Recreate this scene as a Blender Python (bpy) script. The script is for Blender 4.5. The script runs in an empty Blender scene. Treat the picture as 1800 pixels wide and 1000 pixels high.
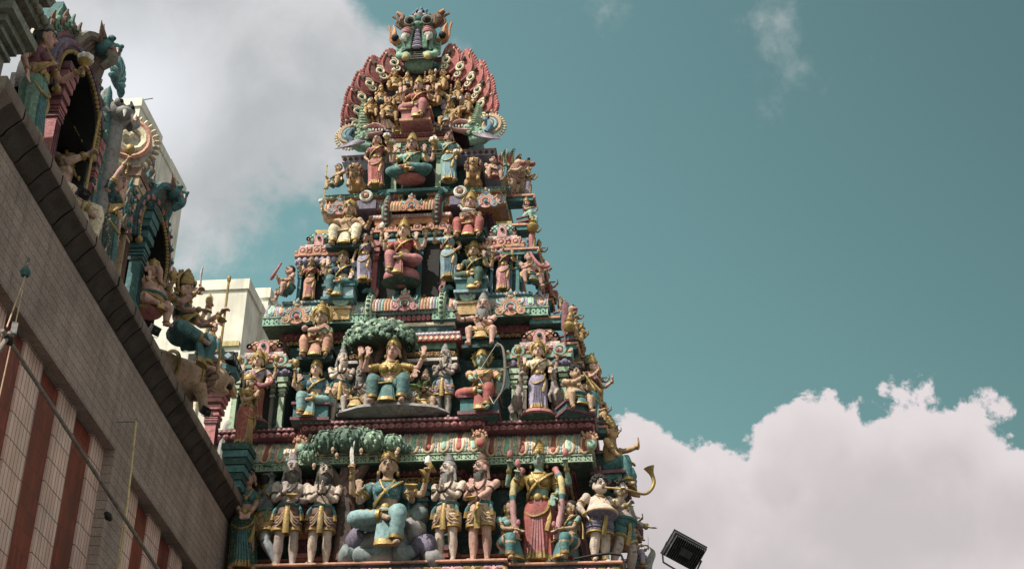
import bpy, math, random
import numpy as np
from mathutils import Vector, Matrix
from math import sin, cos, pi, radians
random.seed(7)
SC = bpy.context.scene
COL = SC.collection
# ------------------------------------------------------------------ camera
F = 2766.5
YAW, PIT, ROL = -0.12075, 0.5304, 0.01927
CAM = np.array([4.992, -24.0, 1.6])
_f = np.array([sin(YAW)*cos(PIT), cos(YAW)*cos(PIT), sin(PIT)])
_r = np.array([cos(YAW), -sin(YAW), 0]); _u = np.cross(_r, _f)
CR = _r*cos(ROL) + _u*sin(ROL); CU = -_r*sin(ROL) + _u*cos(ROL)
cd = bpy.data.cameras.new('camera'); cam = bpy.data.objects.new('camera', cd); COL.objects.link(cam)
cd.sensor_width = 36; cd.lens = F/1800*36; cd.clip_end = 5000; cd.clip_start = .1
cam.matrix_world = Matrix([[CR[i], CU[i], -_f[i], CAM[i]] for i in range(3)] + [[0, 0, 0, 1]])
SC.camera = cam
def ray(px, py): return _f*F + CR*(px-900) + CU*(500-py)
def at(px, py, Y):
    d = ray(px, py); return CAM + d*((Y-CAM[1])/d[1])
def zr(row, Y, col=700): return at(col, row, Y)[2]
def xr(col, Y, row): return at(col, row, Y)[0]
def proj(p):
    v = np.array(p)-CAM; w = v@_f; return 900+F*(v@CR)/w, 500-F*(v@CU)/w
# ------------------------------------------------------------------ light
SUN = np.array([-.40, -.46, .79]); SUN /= np.linalg.norm(SUN)
sl = bpy.data.lights.new('sun', 'SUN'); sl.energy = 4.7; sl.angle = radians(.5); sl.color = (1, .90, .80)
so = bpy.data.objects.new('sun', sl); COL.objects.link(so)
so.rotation_euler = Vector(SUN).to_track_quat('Z', 'Y').to_euler(); so.location = (-30, -40, 60)
SC.view_settings.view_transform = 'Standard'; SC.view_settings.look = 'None'
SC.view_settings.exposure = 0.42; SC.view_settings.gamma = 1
# ------------------------------------------------------------------ sky
wd = bpy.data.worlds.new('World'); SC.world = wd; wd.use_nodes = True
nt = wd.node_tree; N = nt.nodes; L = nt.links
for n in list(N): N.remove(n)
def nd(t, **k):
    n = N.new(t)
    for a, b in k.items(): setattr(n, a, b)
    return n
def mth(op, a, b=None, c=None, clamp=False):
    n = nd('ShaderNodeMath', operation=op, use_clamp=clamp)
    for i, q in enumerate((a, b, c)):
        if q is None: continue
        if isinstance(q, (int, float)): n.inputs[i].default_value = q
        else: L.new(q, n.inputs[i])
    return n.outputs[0]
def s2l(h):
    if isinstance(h, str): h = [int(h[i:i+2], 16)/255 for i in (0, 2, 4)]
    return [c/12.92 if c <= .04045 else ((c+.055)/1.055)**2.4 for c in h]
def mixc(fac, a, b, mode='MIX'):
    n = nd('ShaderNodeMix', data_type='RGBA', blend_type=mode)
    if isinstance(fac, (int, float)): n.inputs[0].default_value = fac
    else: L.new(fac, n.inputs[0])
    for i, q in ((6, a), (7, b)):
        if isinstance(q, (list, tuple)): n.inputs[i].default_value = (*q[:3], 1)
        else: L.new(q, n.inputs[i])
    return n.outputs[2]
sky = nd('ShaderNodeTexSky', sky_type='NISHITA', sun_disc=False)
sky.sun_elevation = math.asin(SUN[2]); sky.sun_rotation = math.atan2(SUN[0], SUN[1]); sky.dust_density = 2.0
tc = nd('ShaderNodeTexCoord'); DIR = tc.outputs['Generated']
def noise(scale, detail, rough, dist=0, off=(0, 0, 0), src=None):
    m = nd('ShaderNodeMapping'); m.inputs['Location'].default_value = off
    L.new(src or DIR, m.inputs['Vector'])
    n = nd('ShaderNodeTexNoise'); n.inputs['Scale'].default_value = scale; n.inputs['Detail'].default_value = detail
    n.inputs['Roughness'].default_value = rough; n.inputs['Distortion'].default_value = dist
    L.new(m.outputs[0], n.inputs['Vector']); return n.outputs[0]
def blob(px, py, rad, k=1.0):
    d = ray(px, py); d = d/np.linalg.norm(d)
    n = nd('ShaderNodeVectorMath', operation='DISTANCE'); L.new(DIR, n.inputs[0]); n.inputs[1].default_value = d
    v = mth('MULTIPLY', n.outputs['Value'], -F/rad*.93)
    return mth('MULTIPLY_ADD', v, k, k)          # k at centre, 0 at rad, negative outside
def union(bl):
    o = bl[0]
    for b in bl[1:]:
        n = nd('ShaderNodeMath', operation='SMOOTH_MAX'); L.new(o, n.inputs[0]); L.new(b, n.inputs[1]); n.inputs[2].default_value = .25; o = n.outputs[0]
    return o
def sstep(v, a, b):
    n = nd('ShaderNodeMapRange', interpolation_type='SMOOTHSTEP'); L.new(v, n.inputs[0])
    n.inputs[1].default_value = a; n.inputs[2].default_value = b; return n.outputs[0]
n1 = noise(24, 12, .63, .15); n1c = mth('SUBTRACT', n1, .5)
n2 = noise(11, 8, .55, .2, (3, 1, 7)); n2c = mth('SUBTRACT', n2, .5)
# large cumulus, lower right (crisp edge)
cum = union([blob(1140, 985, 215), blob(1150, 845, 92), blob(1225, 920, 110), blob(1420, 1080, 270), blob(1415, 795, 105), blob(1450, 790, 80), blob(1490, 870, 125), blob(1560, 845, 105), blob(1655, 825, 118), blob(1640, 900, 180), blob(1780, 910, 130),
             blob(1520, 940, 200), blob(1375, 850, 70)])
amp = mth('MULTIPLY_ADD', sstep(cum, .10, .42), -1.3, 1.8)
cumd = mth('ADD', cum, mth('MULTIPLY', n1c, amp))
cumd = mth('ADD', cumd, mth('MULTIPLY', n2c, .8))
cm = sstep(cumd, -.03, .11)
# soft cloud, upper left
lft = union([blob(330, 60, 330), blob(300, 260, 200), blob(530, 70, 125), blob(515, 210, 95), blob(120, 160, 330), blob(450, 140, 150)])
lftd = mth('ADD', lft, mth('MULTIPLY', n2c, 1.9)); lftd = mth('ADD', lftd, mth('MULTIPLY', n1c, .8))
lm = sstep(lftd, -.05, .42)
# wisps
wis = union([blob(1365, 40, 80, .75), blob(1410, 120, 80, .35), blob(1060, 15, 60, .3), blob(380, 420, 130, .5), blob(330, 330, 110, .7), blob(1290, 855, 90, .6)])
wisd = mth('ADD', wis, mth('MULTIPLY', n1c, 2.2))
wm = mth('MULTIPLY', sstep(wisd, .05, 1.1), .75)
sep = nd('ShaderNodeSeparateXYZ'); L.new(DIR, sep.inputs[0])
# the air is graded teal
skyc = mixc(1.0, sky.outputs[0], (.90, 1.13, .70), 'MULTIPLY')
hz = nd('ShaderNodeVectorMath', operation='DOT_PRODUCT'); L.new(DIR, hz.inputs[0]); hz.inputs[1].default_value = CR
side = nd('ShaderNodeMapRange'); L.new(hz.outputs['Value'], side.inputs[0])
for i, v in ((1, -.28), (2, .32), (3, 1.66), (4, .88)): side.inputs[i].default_value = v
bright = nd('ShaderNodeVectorMath', operation='SCALE'); L.new(skyc, bright.inputs[0]); L.new(side.outputs[0], bright.inputs['Scale'])
n3 = noise(10, 7, .55, .2, (9, 4, 2))
ccol = mixc(sstep(n3, .32, .68), [c*10 for c in (.45, .41, .415)], [c*10 for c in (.55, .495, .51)])
lcol = mixc(sstep(n3, .32, .68), [c*10 for c in (.37, .38, .39)], [c*10 for c in (.53, .52, .535)])
ccol = mixc(mth('MULTIPLY', sstep(cumd, .75, .1), .6), ccol, [c*10 for c in (.64, .58, .59)])
sunb = blob(235, 170, 190)
lcol = mixc(sstep(sunb, 0, 1), lcol, [c*10 for c in (.66, .67, .70)])
c1 = mixc(wm, bright.outputs[0], [c*10 for c in (.45, .46, .46)])
c2 = mixc(mth('MULTIPLY', lm, .93), c1, lcol)
c3 = mixc(mth('MULTIPLY', cm, .97), c2, ccol)
# broken cloud added out of view to turn the ambient light neutral
vd = nd('ShaderNodeVectorMath', operation='DOT_PRODUCT'); L.new(DIR, vd.inputs[0]); vd.inputs[1].default_value = _f
away = sstep(vd.outputs['Value'], .93, .80)
om = mth('MULTIPLY', sstep(noise(4.5, 8, .58, .2, (5, 2, 8)), .40, .56), away)
c3 = mixc(mth('MULTIPLY', om, .9), c3, [c*10 for c in (.64, .56, .52)])
bg = nd('ShaderNodeBackground'); L.new(c3, bg.inputs[0]); bg.inputs[1].default_value = .1
wo = nd('ShaderNodeOutputWorld'); L.new(bg.outputs[0], wo.inputs[0])

# ------------------------------------------------------------------ materials
PAL = dict(skin_fair='d2ac94', skin_pink='c99687', skin_tan='bd9878', skin_grey='a89892', skin_pale='cdb6a6', skin_green='7fa292', skin_blue='8b949c',
  skin_ochre='c0935a', plum='7c4454', dplum='55303e', red='ab4a44', dred='7a2f30', salmon='d29072', pink='cf9296', rose='b8696f', lilac='a195b6', dlilac='6d6480',
  teal='35757a', dteal='1f4b4c', green='5f9078', dgreen='2c5346', pgreen='a3bf9f', mint='86b5a0', blue='4f7f98', lblue='86aab8', sky='74a5a8', cream='dcccab',
  white='d8d3cc', black='141416', stone='7d7468', gstone='7c8272', dstone='54504d', brown='7b5848', dbrown='3d2a26', ochre='c39a58', orange='c98247', lemon='c9b470',
  tan='c4a17e', grey='8d8a8c', hairb='22201f', hairg='8c8b8c', leaf='6c8f78', dleaf='47695a', navy='33465e', lips='9c4440', eyew='cfc8c0', bark='6f5148', leafb='7f9c4e', slate='7f8f93', iron='34353a', bead='caa75a')
_mc = {}
def M(name):
    if name in _mc: return _mc[name]
    m = bpy.data.materials.new(name); _mc[name] = m; m.use_nodes = True
    t = m.node_tree; b = t.nodes['Principled BSDF']; lk = t.links
    pat = None; base = name
    if '+' in name: base, pat = name.split('+')
    gold = base.startswith('gold')
    c = (.36, .245, .085) if gold else s2l(PAL[base])
    geo = t.nodes.new('ShaderNodeNewGeometry')
    def ns(scale, det, st=(1, 1, 1)):
        mp = t.nodes.new('ShaderNodeMapping'); mp.inputs['Scale'].default_value = st; lk.new(geo.outputs['Position'], mp.inputs[0])
        n = t.nodes.new('ShaderNodeTexNoise'); n.inputs['Scale'].default_value = scale; n.inputs['Detail'].default_value = det; lk.new(mp.outputs[0], n.inputs[0]); return n.outputs[0]
    def rmp(v, a, b2, lo=0., hi=1.):
        n = t.nodes.new('ShaderNodeMapRange'); lk.new(v, n.inputs[0])
        for i, q in enumerate((a, b2, lo, hi)): n.inputs[i+1].default_value = q
        return n.outputs[0]
    def mx(f, a, b2, mode='MIX'):
        n = t.nodes.new('ShaderNodeMix'); n.data_type = 'RGBA'; n.blend_type = mode
        if isinstance(f, float): n.inputs[0].default_value = f
        else: lk.new(f, n.inputs[0])
        for i, q in ((6, a), (7, b2)):
            if isinstance(q, (list, tuple)): n.inputs[i].default_value = (*q[:3], 1)
            else: lk.new(q, n.inputs[i])
        return n.outputs[2]
    if not gold: lum = .3*c[0]+.55*c[1]+.15*c[2]; c = [(x*.77+lum*.23)*1.03 for x in c]
    col = [x for x in c]
    if pat:
        vo = t.nodes.new('ShaderNodeTexVoronoi'); vo.inputs['Scale'].default_value = 20; lk.new(geo.outputs['Position'], vo.inputs[0])
        cc = (.36, .245, .085) if pat == 'gold' else s2l(PAL[pat])
        col = mx(rmp(vo.outputs['Distance'], .30, .24), col, cc)
    if base in ('black', 'hairb', 'hairg'): pass
    dirt = [x*.42+.008 for x in c]; fade = [min(1, x*.72+.16) for x in c] if not gold else [.42, .34, .20]
    if base in ('black', 'hairb'): fade = [x*1.6 for x in c]
    o = mx(rmp(ns(2.2, 6, (1.6, 1.6, .5)), .46, .70, 0, .8), col, dirt)
    o = mx(rmp(ns(5.0, 7), .55, .75, 0, .38), o, fade)
    o = mx(rmp(ns(13, 8), .53, .66, 0, .62), o, [x*.34 for x in c]); o = mx(rmp(ns(17, 8), .56, .70, 0, .5), o, fade); o = mx(rmp(ns(42, 5), .52, .70, 0, .5), o, [x*.35 for x in c])
    o = mx(rmp(ns(1, 5, (16, 16, 1.1)), .54, .72, 0, .45), o, [x*.5 for x in c])
    lk.new(o, b.inputs['Base Color'])
    b.inputs['Roughness'].default_value = .5 if gold else .78
    b.inputs['Metallic'].default_value = .35 if gold else 0
    bp = t.nodes.new('ShaderNodeBump'); bp.inputs['Strength'].default_value = .35; bp.inputs['Distance'].default_value = .02
    lk.new(ns(38, 4), bp.inputs['Height']); lk.new(bp.outputs[0], b.inputs['Normal'])
    return m
# ------------------------------------------------------------------ mesh builder
def V(*a): return np.array(a, float)
def unit(v): return v/(np.linalg.norm(v)+1e-9)
def cr(pts, k=4):
    P = [np.array(p, float) for p in pts]; P = [2*P[0]-P[1]]+P+[2*P[-1]-P[-2]]; o = []
    for i in range(1, len(P)-2):
        for j in range(k):
            t = j/k; a, b, c, d = P[i-1:i+3]
            o.append(.5*((2*b)+(-a+c)*t+(2*a-5*b+4*c-d)*t*t+(-a+3*b-3*c+d)*t**3))
    o.append(P[-2]); return np.array(o)
class MB:
    def __init__(s): s.v = []; s.f = []; s.m = []; s.n = 0; s.T = None
    def add(s, v, f, mi=0):
        v = np.asarray(v, float).reshape(-1, 3)
        if s.T is not None: v = v@s.T[:3, :3].T + s.T[:3, 3]
        s.v.append(v); n = s.n; s.f += [tuple(i+n for i in q) for q in f]
        s.m += list(mi) if isinstance(mi, (list, tuple)) else [mi]*len(f); s.n += len(v); return s
    def rings(s, R, mi=0, cap=True, closed=False):
        R = np.asarray(R); k, n = R.shape[:2]; f = []; m = []
        for i in range(k if closed else k-1):
            a = i*n; b = ((i+1) % k)*n; q = mi[i] if isinstance(mi, (list, tuple)) else mi
            for j in range(n):
                j2 = (j+1) % n; f.append((a+j, a+j2, b+j2, b+j)); m.append(q)
        if cap and not closed:
            f.append(tuple(range(n))[::-1]); m.append(mi[0] if isinstance(mi, (list, tuple)) else mi)
            f.append(tuple((k-1)*n+j for j in range(n))); m.append(mi[-1] if isinstance(mi, (list, tuple)) else mi)
        return s.add(R, f, m)
    def tube(s, pts, r, n=8, mi=0, fl=1., up=None, cap=True, closed=False):
        P = np.array(pts, float); k = len(P); r = np.broadcast_to(np.array(r, float), (k,))
        if closed: Tn = [unit(P[(i+1) % k]-P[i-1]) for i in range(k)]
        else: Tn = [unit(P[min(i+1, k-1)]-P[max(i-1, 0)]) for i in range(k)]
        a = np.array(up, float) if up is not None else (V(0, 0, 1) if abs(Tn[0][2]) < .9 else V(0, 1, 0))
        R = []; th = np.arange(n)*2*pi/n
        for i in range(k):
            a = unit(a-Tn[i]*(a@Tn[i])); b = np.cross(Tn[i], a)
            R.append(P[i]+r[i]*(np.outer(np.cos(th), a)*fl+np.outer(np.sin(th), b)))
        return s.rings(R, mi, cap, closed)
    def ell(s, c, r, nu=10, nv=7, mi=0, M3=None, fn=None):
        r = np.broadcast_to(np.array(r, float), (3,)); th = np.arange(nu)*2*pi/nu; R = []
        for i in range(nv+1):
            p = -pi/2+pi*i/nv; cp = max(cos(p), .02)
            q = np.stack([np.cos(th)*cp*r[0], np.sin(th)*cp*r[1], np.full(nu, sin(p)*r[2])], 1)
            if fn: q = fn(q, th, i/nv)
            if M3 is not None: q = q@np.array(M3).T
            R.append(q+np.array(c))
        return s.rings(R, mi)
    def lathe(s, prof, c=(0, 0, 0), n=14, mi=0, sx=1, sy=1, fn=None, ax=None):
        th = np.arange(n)*2*pi/n; R = []
        for i, (r, z) in enumerate(prof):
            rr = r*(fn(th, i/(len(prof)-1)) if fn else 1.)
            q = np.stack([np.cos(th)*rr*sx, np.sin(th)*rr*sy, np.full(n, z)], 1)
            if ax is not None: q = q@np.array(ax).T
            R.append(q+np.array(c))
        return s.rings(R, mi)
    def box(s, c, d, mi=0, rz=0, tp=1.):
        x, y, z = np.array(d, float)/2; v = []
        for k, w in ((-1, 1), (1, tp)):
            v += [(-x*w, -y*w, z*k), (x*w, -y*w, z*k), (x*w, y*w, z*k), (-x*w, y*w, z*k)]
        v = np.array(v)
        if rz: v = v@np.array([[cos(rz), -sin(rz), 0], [sin(rz), cos(rz), 0], [0, 0, 1]]).T
        return s.add(v+np.array(c, float), [(3, 2, 1, 0), (4, 5, 6, 7), (0, 1, 5, 4), (1, 2, 6, 5), (2, 3, 7, 6), (3, 0, 4, 7)], mi)
    def bx(s, x0, x1, y0, y1, z0, z1, mi=0): return s.box(((x0+x1)/2, (y0+y1)/2, (z0+z1)/2), (abs(x1-x0), abs(y1-y0), abs(z1-z0)), mi)
    def ring(s, c, rx, ry, t, n=18, mi=0, m=6, ax=None, z=None):
        th = np.arange(n)*2*pi/n; P = np.stack([np.cos(th)*rx, np.sin(th)*ry, np.zeros(n)], 1)
        if ax is not None: P = P@np.array(ax).T
        return s.tube(P+np.array(c), t, m, mi, closed=True)
    def spiral(s, c, r, turns=1.5, t=.2, mi=0, sgn=1, ph=0., y=0., n=18, ax=None):
        k = np.linspace(0, 1, n); a = ph+sgn*k*turns*2*pi; q = r*(1-.86*k)
        P = np.stack([np.cos(a)*q, np.full(n, y)-k*r*.25, np.sin(a)*q], 1)
        if ax is not None: P = P@np.array(ax).T
        return s.tube(P+np.array(c), r*t*(1-.45*k), 6, mi)
    def build(s, name, mats, parent=None, smooth=True, mods=None):
        me = bpy.data.meshes.new(name)
        v = np.concatenate(s.v) if s.v else np.zeros((0, 3))
        me.from_pydata(v.tolist(), [], s.f)
        if isinstance(mats, str): mats = [mats]
        for q in mats: me.materials.append(M(q) if isinstance(q, str) else q)
        me.polygons.foreach_set('material_index', np.array(s.m, dtype=np.int32))
        me.update()
        o = bpy.data.objects.new(name, me); COL.objects.link(o)
        if parent is not None: o.parent = parent
        if smooth and not mods: sharp(me)
        return o
def sharp(me, ang=42):
    # mark edges sharper than ang so boxes stay crisp and round things smooth
    import bmesh
    bm = bmesh.new(); bm.from_mesh(me)
    for f in bm.faces: f.smooth = True
    c = cos(radians(ang))
    for e in bm.edges:
        if len(e.link_faces) == 2: e.smooth = e.link_faces[0].normal.dot(e.link_faces[1].normal) > c
    bm.to_mesh(me); bm.free()
def tag(o, label=None, cat=None, group=None, kind=None):
    if label: o['label'] = label
    if cat: o['category'] = cat
    if group: o['group'] = group
    if kind: o['kind'] = kind
    return o
def empty(name, loc=(0, 0, 0), rz=0, s=1):
    o = bpy.data.objects.new(name, None); COL.objects.link(o); o.location = loc; o.rotation_euler = (0, 0, rz); o.scale = (s, s, s); o.empty_display_size = .1
    return o
def copy_tree(o, parent=None):
    c = o.copy(); COL.objects.link(c)
    if parent is not None: c.parent = parent
    for ch in list(o.children): copy_tree(ch, c)
    return c
# ------------------------------------------------------------------ statues
def rz3(a): return np.array([[cos(a), -sin(a), 0], [sin(a), cos(a), 0], [0, 0, 1]])
def rx3(a): return np.array([[1, 0, 0], [0, cos(a), -sin(a)], [0, sin(a), cos(a)]])
def ry3(a): return np.array([[cos(a), 0, sin(a)], [0, 1, 0], [-sin(a), 0, cos(a)]])
def lerp(a, b, t): return np.array(a)*(1-t)+np.array(b)*t
XZ = np.array([[1, 0, 0], [0, 0, -1], [0, 1, 0]])     # turns a lathe so that its axis points towards -y
XZ = np.array([[1, 0, 0], [0, 0, -1.], [0, 1., 0]])
def ik(S, T, l1, l2, hint):
    d = T-S; L_ = np.linalg.norm(d); mx = (l1+l2)*.995
    if L_ > mx: T = S+d/L_*mx; d = T-S; L_ = mx
    a = (l1*l1-l2*l2+L_*L_)/(2*L_); h = math.sqrt(max(l1*l1-a*a, 0)); u = d/L_
    p = unit(hint-u*(hint@u)); return S+u*a+p*h, T
LEG = {
 'stand': (.50, [(.065, -.012, .27), (.068, .005, .045)], [(.065, -.012, .27), (.068, .005, .045)], 0),
 'contra': (.495, [(.05, -.03, .27), (.05, .0, .045)], [(.085, -.035, .27), (.11, -.03, .045)], 0),
 'stride': (.47, [(.10, -.07, .26), (.14, -.02, .045)], [(.13, -.05, .25), (.2, .04, .045)], 0),
 'lotus': (.13, [(.24, -.13, .10), (-.02, -.2, .085)], [(.24, -.13, .12), (-.05, -.22, .11)], .07),
 'lalita': (.31, [(.215, -.125, .28), (-.005, -.2, .275)], [(.115, -.23, .30), (.10, -.225, .06)], .245),
 'sit': (.235, [(.155, -.185, .285), (.14, -.2, .05)], [(.155, -.185, .285), (.14, -.2, .05)], .165),
 'kneel': (.27, [(.09, -.13, .055), (.08, .09, .04)], [(.10, -.21, .27), (.10, -.2, .045)], 0),
}
def hand(mb, w, d, nrm, curl, s, k=1.):
    """palm and five fingers at wrist w along d; nrm = palm normal (palm side)"""
    d = unit(d); nrm = unit(nrm-d*(nrm@d)); sd = np.cross(d, nrm)
    mb.tube([w-d*.01, w+d*.015*k, w+d*.045*k], [.017*k, .021*k, .019*k], 6, up=nrm, fl=.55)
    if sd@V(s, 0, 0) > 0 and False: sd = -sd
    for i in range(4):
        o = (i-1.5)*.0115*k; ln = (.043, .05, .047, .037)[i]*k
        b = w+d*.042*k+sd*o; m_ = b+unit(d+nrm*curl*.6+sd*(i-1.5)*.10)*ln*.5
        e = m_+unit(d*(1-curl*.9)+nrm*curl*1.5+sd*(i-1.5)*.10)*ln*.55
        mb.tube([b, m_, e], [.0085*k, .008*k, .0058*k], 5)
    b = w+d*.012*k+sd*.018*k*s; m_ = b+unit(d*.6+sd*s*.8+nrm*.35)*.028*k
    mb.tube([b, m_, m_+unit(d+nrm*(.3+curl))*.022*k], [.0095*k, .0085*k, .006*k], 5)
def figure(name, lab, px, b, t, Y, sk='skin_fair', legs='stand', flip=1, arms=(), low=('sari', 'red'), hem='gold', up=None, sash=None, crown=None,
           beard=None, hair='hairb', fem=True, fat=0, yaw=0, hy=0, ht=0, zf=None, seat=None, jew='gold', tilt=0, group=None, extra=None, hs=1.0, face=True, cat='statue', xyz=None, H=None, belt='teal', garl=None, vox=.0085):
    R_ = 'empty'
    if xyz is None:
        z0 = at(px, b, Y)[2] if zf is None else zf
        mid = (b+t)/2; x0 = at(px, mid, Y)[0]; xyz = (x0, Y, z0); Hw = at(px, t, Y)[2]-z0
    else: Hw = H
    root = empty(name, xyz, radians(yaw)); tag(root, lab, cat, group)
    zh, A_, B_, zs = LEG[legs]
    if flip < 0: A_, B_ = B_, A_
    legJ = {}
    for s, Q in ((-1, A_), (1, B_)):
        legJ[s] = [V(s*.055, .0, zh-.01)] + [V(s*q[0], q[1], q[2]) for q in Q]
    f = fat; kk = 1+.25*f
    sh = zh+.295; hc0 = V(0, -.012, zh+.445+.01*f); nk = V(0, 0, zh+.36)
    hR = rz3(radians(hy))@rx3(radians(ht)); hk = 1.08*hs
    def HX(p): return nk+hR@(V(*p)*hk+(hc0-nk))
    lean = V(tilt*.08, 0, 0)
    def spine(z): return lean*max(0, (z-zh))/.3
    # ---- body
    B = MB(); w = 1 if fem else 1.0
    prof = [(-.05, .07, .06), (-.01, .104+.008*fem, .082), (.05, .10+.006*fem+.05*f, .076+.07*f), (.11, (.076 if fem else .086)+.075*f, .06+.085*f), (.18, .092+.04*f, .066+.05*f), (.24, .112+.012*(1-fem)+.02*f, .074+.02*f), (.29, .112+.018*(1-fem), .062), (.325, .06, .045), (.35, .038, .038), (.40, .036, .037)]
    def trings(z0, z1, k, up_=0):
        zs_ = np.linspace(z0, z1, k); th = np.arange(20)*2*pi/20; R = []
        for z in zs_:
            rx = np.interp(z, [q[0] for q in prof], [q[1] for q in prof]); ry = np.interp(z, [q[0] for q in prof], [q[2] for q in prof])
            fy = -.3*ry*f*max(0, 1-abs(z-.09)/.12)
            R.append(np.stack([np.cos(th)*(rx+up_), np.sin(th)*(ry+up_)+fy, np.full(20, zh+z)], 1)+spine(zh+z))
        return np.array(R)
    B.rings(trings(-.05, .40, 16))
    if fem:
        for s in (-1, 1): B.ell(V(s*.047, -.066, zh+.225)+spine(zh+.225), (.042, .036, .04), 8, 6)
    elif not f:
        for s in (-1, 1): B.ell(V(s*.05, -.055, zh+.235), (.05, .026, .034), 8, 6)
    for s in (-1, 1):
        J = legJ[s]
        tk = .060*kk
        B.tube(cr([J[0]+V(0, 0, .02), lerp(J[0], J[1], .5)+V(0, -.008, 0), J[1]], 3), [tk, tk*1.02, tk, .058*kk, .05*kk, .046*kk, .043*kk], 10)
        B.tube(cr([J[1], lerp(J[1], J[2], .4)+unit(V(0, 1, .1))*.012, J[2]], 3), [.043*kk, .045*kk, .046*kk, .043*kk, .036*kk, .029*kk, .024*kk], 10)
        sd = unit(J[2]-J[1]); fd = V(s*.35, -1, 0) if sd[2] < -.5 else unit(V(0, -.9, -.35)+sd*.8)
        if legs == 'kneel' and sd[2] > -.5: fd = V(0, .6, -.8)
        fd = unit(fd); B.tube([J[2]-fd*.03, J[2]+fd*.02-V(0, 0, .012), J[2]+fd*.085-V(0, 0, .024)], [.022, .027, .020], 8)
    # arms
    AJ = []
    for a in arms:
        s, tgt, mode = a[0], V(a[1], a[2], sh+a[3]), a[4]; item = a[5] if len(a) > 5 else None
        S = V(s*(.118+.022*(1-fem)+.02*f), .008, sh-.012)+spine(sh); tgt = tgt+spine(sh)
        hint = V(s*.6, .35, -1.) if a[3] < .12 else V(s*1., .1, -.7)
        if mode in 'b': hint = V(s*1.5, .6, 0)
        E_, T_ = ik(S, tgt, .165, .15, hint)
        ak = (1.0 if not fem else .84)*kk
        B.ell(S, (.042*ak, .04*ak, .044*ak), 8, 6)
        B.tube([S, lerp(S, E_, .5), E_], [.038*ak, .036*ak, .029*ak], 8); B.tube([E_, lerp(E_, T_, .35), T_], [.030*ak, .031*ak, .019*ak], 8)
        fd = unit(T_-E_)
        if mode == 'u': d, nr, cu = V(0, .1, 1), V(0, -1, 0), .1
        elif mode == 'd': d, nr, cu = V(0, -.2, -1), V(0, -1, 0), .1
        elif mode == 'n': d, nr, cu = V(-s*.12, -.35, 1), V(-s, 0, 0), .02
        elif mode == 'f': d, nr, cu = unit(fd+V(0, -.3, .5)), V(0, -1, .1), 1.0
        elif mode in 'kb': d, nr, cu = unit(fd+V(-s*.1, -.3, -.2)), V(0, 0, -1), .3
        elif mode == 'o': d, nr, cu = fd, V(0, -.3, 1), .15
        else: d, nr, cu = fd, V(0, -1, 0), .3
        hand(B, T_, d, nr, cu, -s if mode != 'n' else 1, 1.12)
        AJ.append((s, S, E_, T_, d, item, ak))
    # head
    B.ell(HX((0, .004, .01)), np.array((.060, .070, .074))*hk, 12, 9, 0, hR)
    B.ell(HX((0, -.016, -.038)), np.array((.047+.012*f, .050, .046))*hk, 10, 7, 0, hR)
    B.tube([HX((0, -.064, .012)), HX((0, -.078, -.012)), HX((0, -.068, -.022))], [.007*hk, .0135*hk, .010*hk], 6)
    for s in (-1, 1): B.ell(HX((s*.061, .005, -.015)), np.array((.010, .02, .036))*hk, 6, 5, 0, hR)
    if extra == 'trunk':
        B.tube(cr([HX((0, -.06, 0)), HX((.0, -.10, -.05)), HX((.02, -.10, -.14)), HX((.06, -.10, -.17))], 4), np.linspace(.042, .018, 13), 8)
        for s in (-1, 1): B.ell(HX((s*.095, .01, -.005)), np.array((.05, .014, .07))*hk, 10, 6, 0, hR)
    bo = B.build('body', sk, root, mods=True)
    for p in bo.data.polygons: p.use_smooth = True
    md = bo.modifiers.new('join', 'REMESH'); md.mode = 'VOXEL'; md.voxel_size = vox; md.use_smooth_shade = True
    md2 = bo.modifiers.new('soften', 'SMOOTH'); md2.factor = .5; md2.iterations = 2
    top = 0
    # ---- face
    if face:
        Fm = MB(); Mx = hR
        for s in (-1, 1):
            Fm.ell(HX((s*.026, -.061, .008)), np.array((.0135, .008, .0075))*hk, 8, 5, 0, Mx); Fm.ell(HX((s*.026, -.067, .0075)), np.array((.007, .005, .0068))*hk, 6, 5, 1, Mx)
            Fm.tube([HX((s*.008, -.072, .022)), HX((s*.026, -.069, .030)), HX((s*.046, -.054, .022))], .0042*hk, 5, 1)
            Fm.tube([HX((s*.011, -.068, .0135)), HX((s*.026, -.069, .0175)), HX((s*.042, -.056, .011))], .0026*hk, 5, 1)
        Fm.ell(HX((0, -.068, -.040)), np.array((.017, .007, .0045))*hk, 8, 5, 2, Mx); Fm.ell(HX((0, -.066, -.0475)), np.array((.013, .007, .004))*hk, 8, 5, 2, Mx)
        Fm.tube([HX((0, -.035, .03)), HX((0, -.035, -.05))], .02*hk, 6, 1)
        if fem: Fm.ell(HX((0, -.072, .034)), np.array((.005, .003, .005))*hk, 6, 4, 2, Mx)
        if beard:
            for s in (-1, 1): Fm.tube([HX((0, -.074, -.030)), HX((s*.022, -.066, -.036)), HX((s*.04, -.05, -.052))], np.array([.006, .007, .003])*hk, 6, 1 if beard == 'hairb' else 3)
        Fm.build('face', ['eyew', 'hairb', 'lips', beard or 'hairb'], root)
    if beard:
        Q = MB(); ln = .13
        Q.lathe([(.052, .0), (.056, -.03), (.046, -.07), (.026, -.115), (.004, -.16)], n=16, sx=1, sy=.62, fn=lambda th, t: 1+.10*np.cos(7*th+6*t))
        Q.v = [np.array([HX(p+V(0, -.030, -.038)) for p in Q.v[0]])]; Q.build('beard', beard, root)
    # ---- hair
    Hm = MB(); zt = .085
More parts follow.
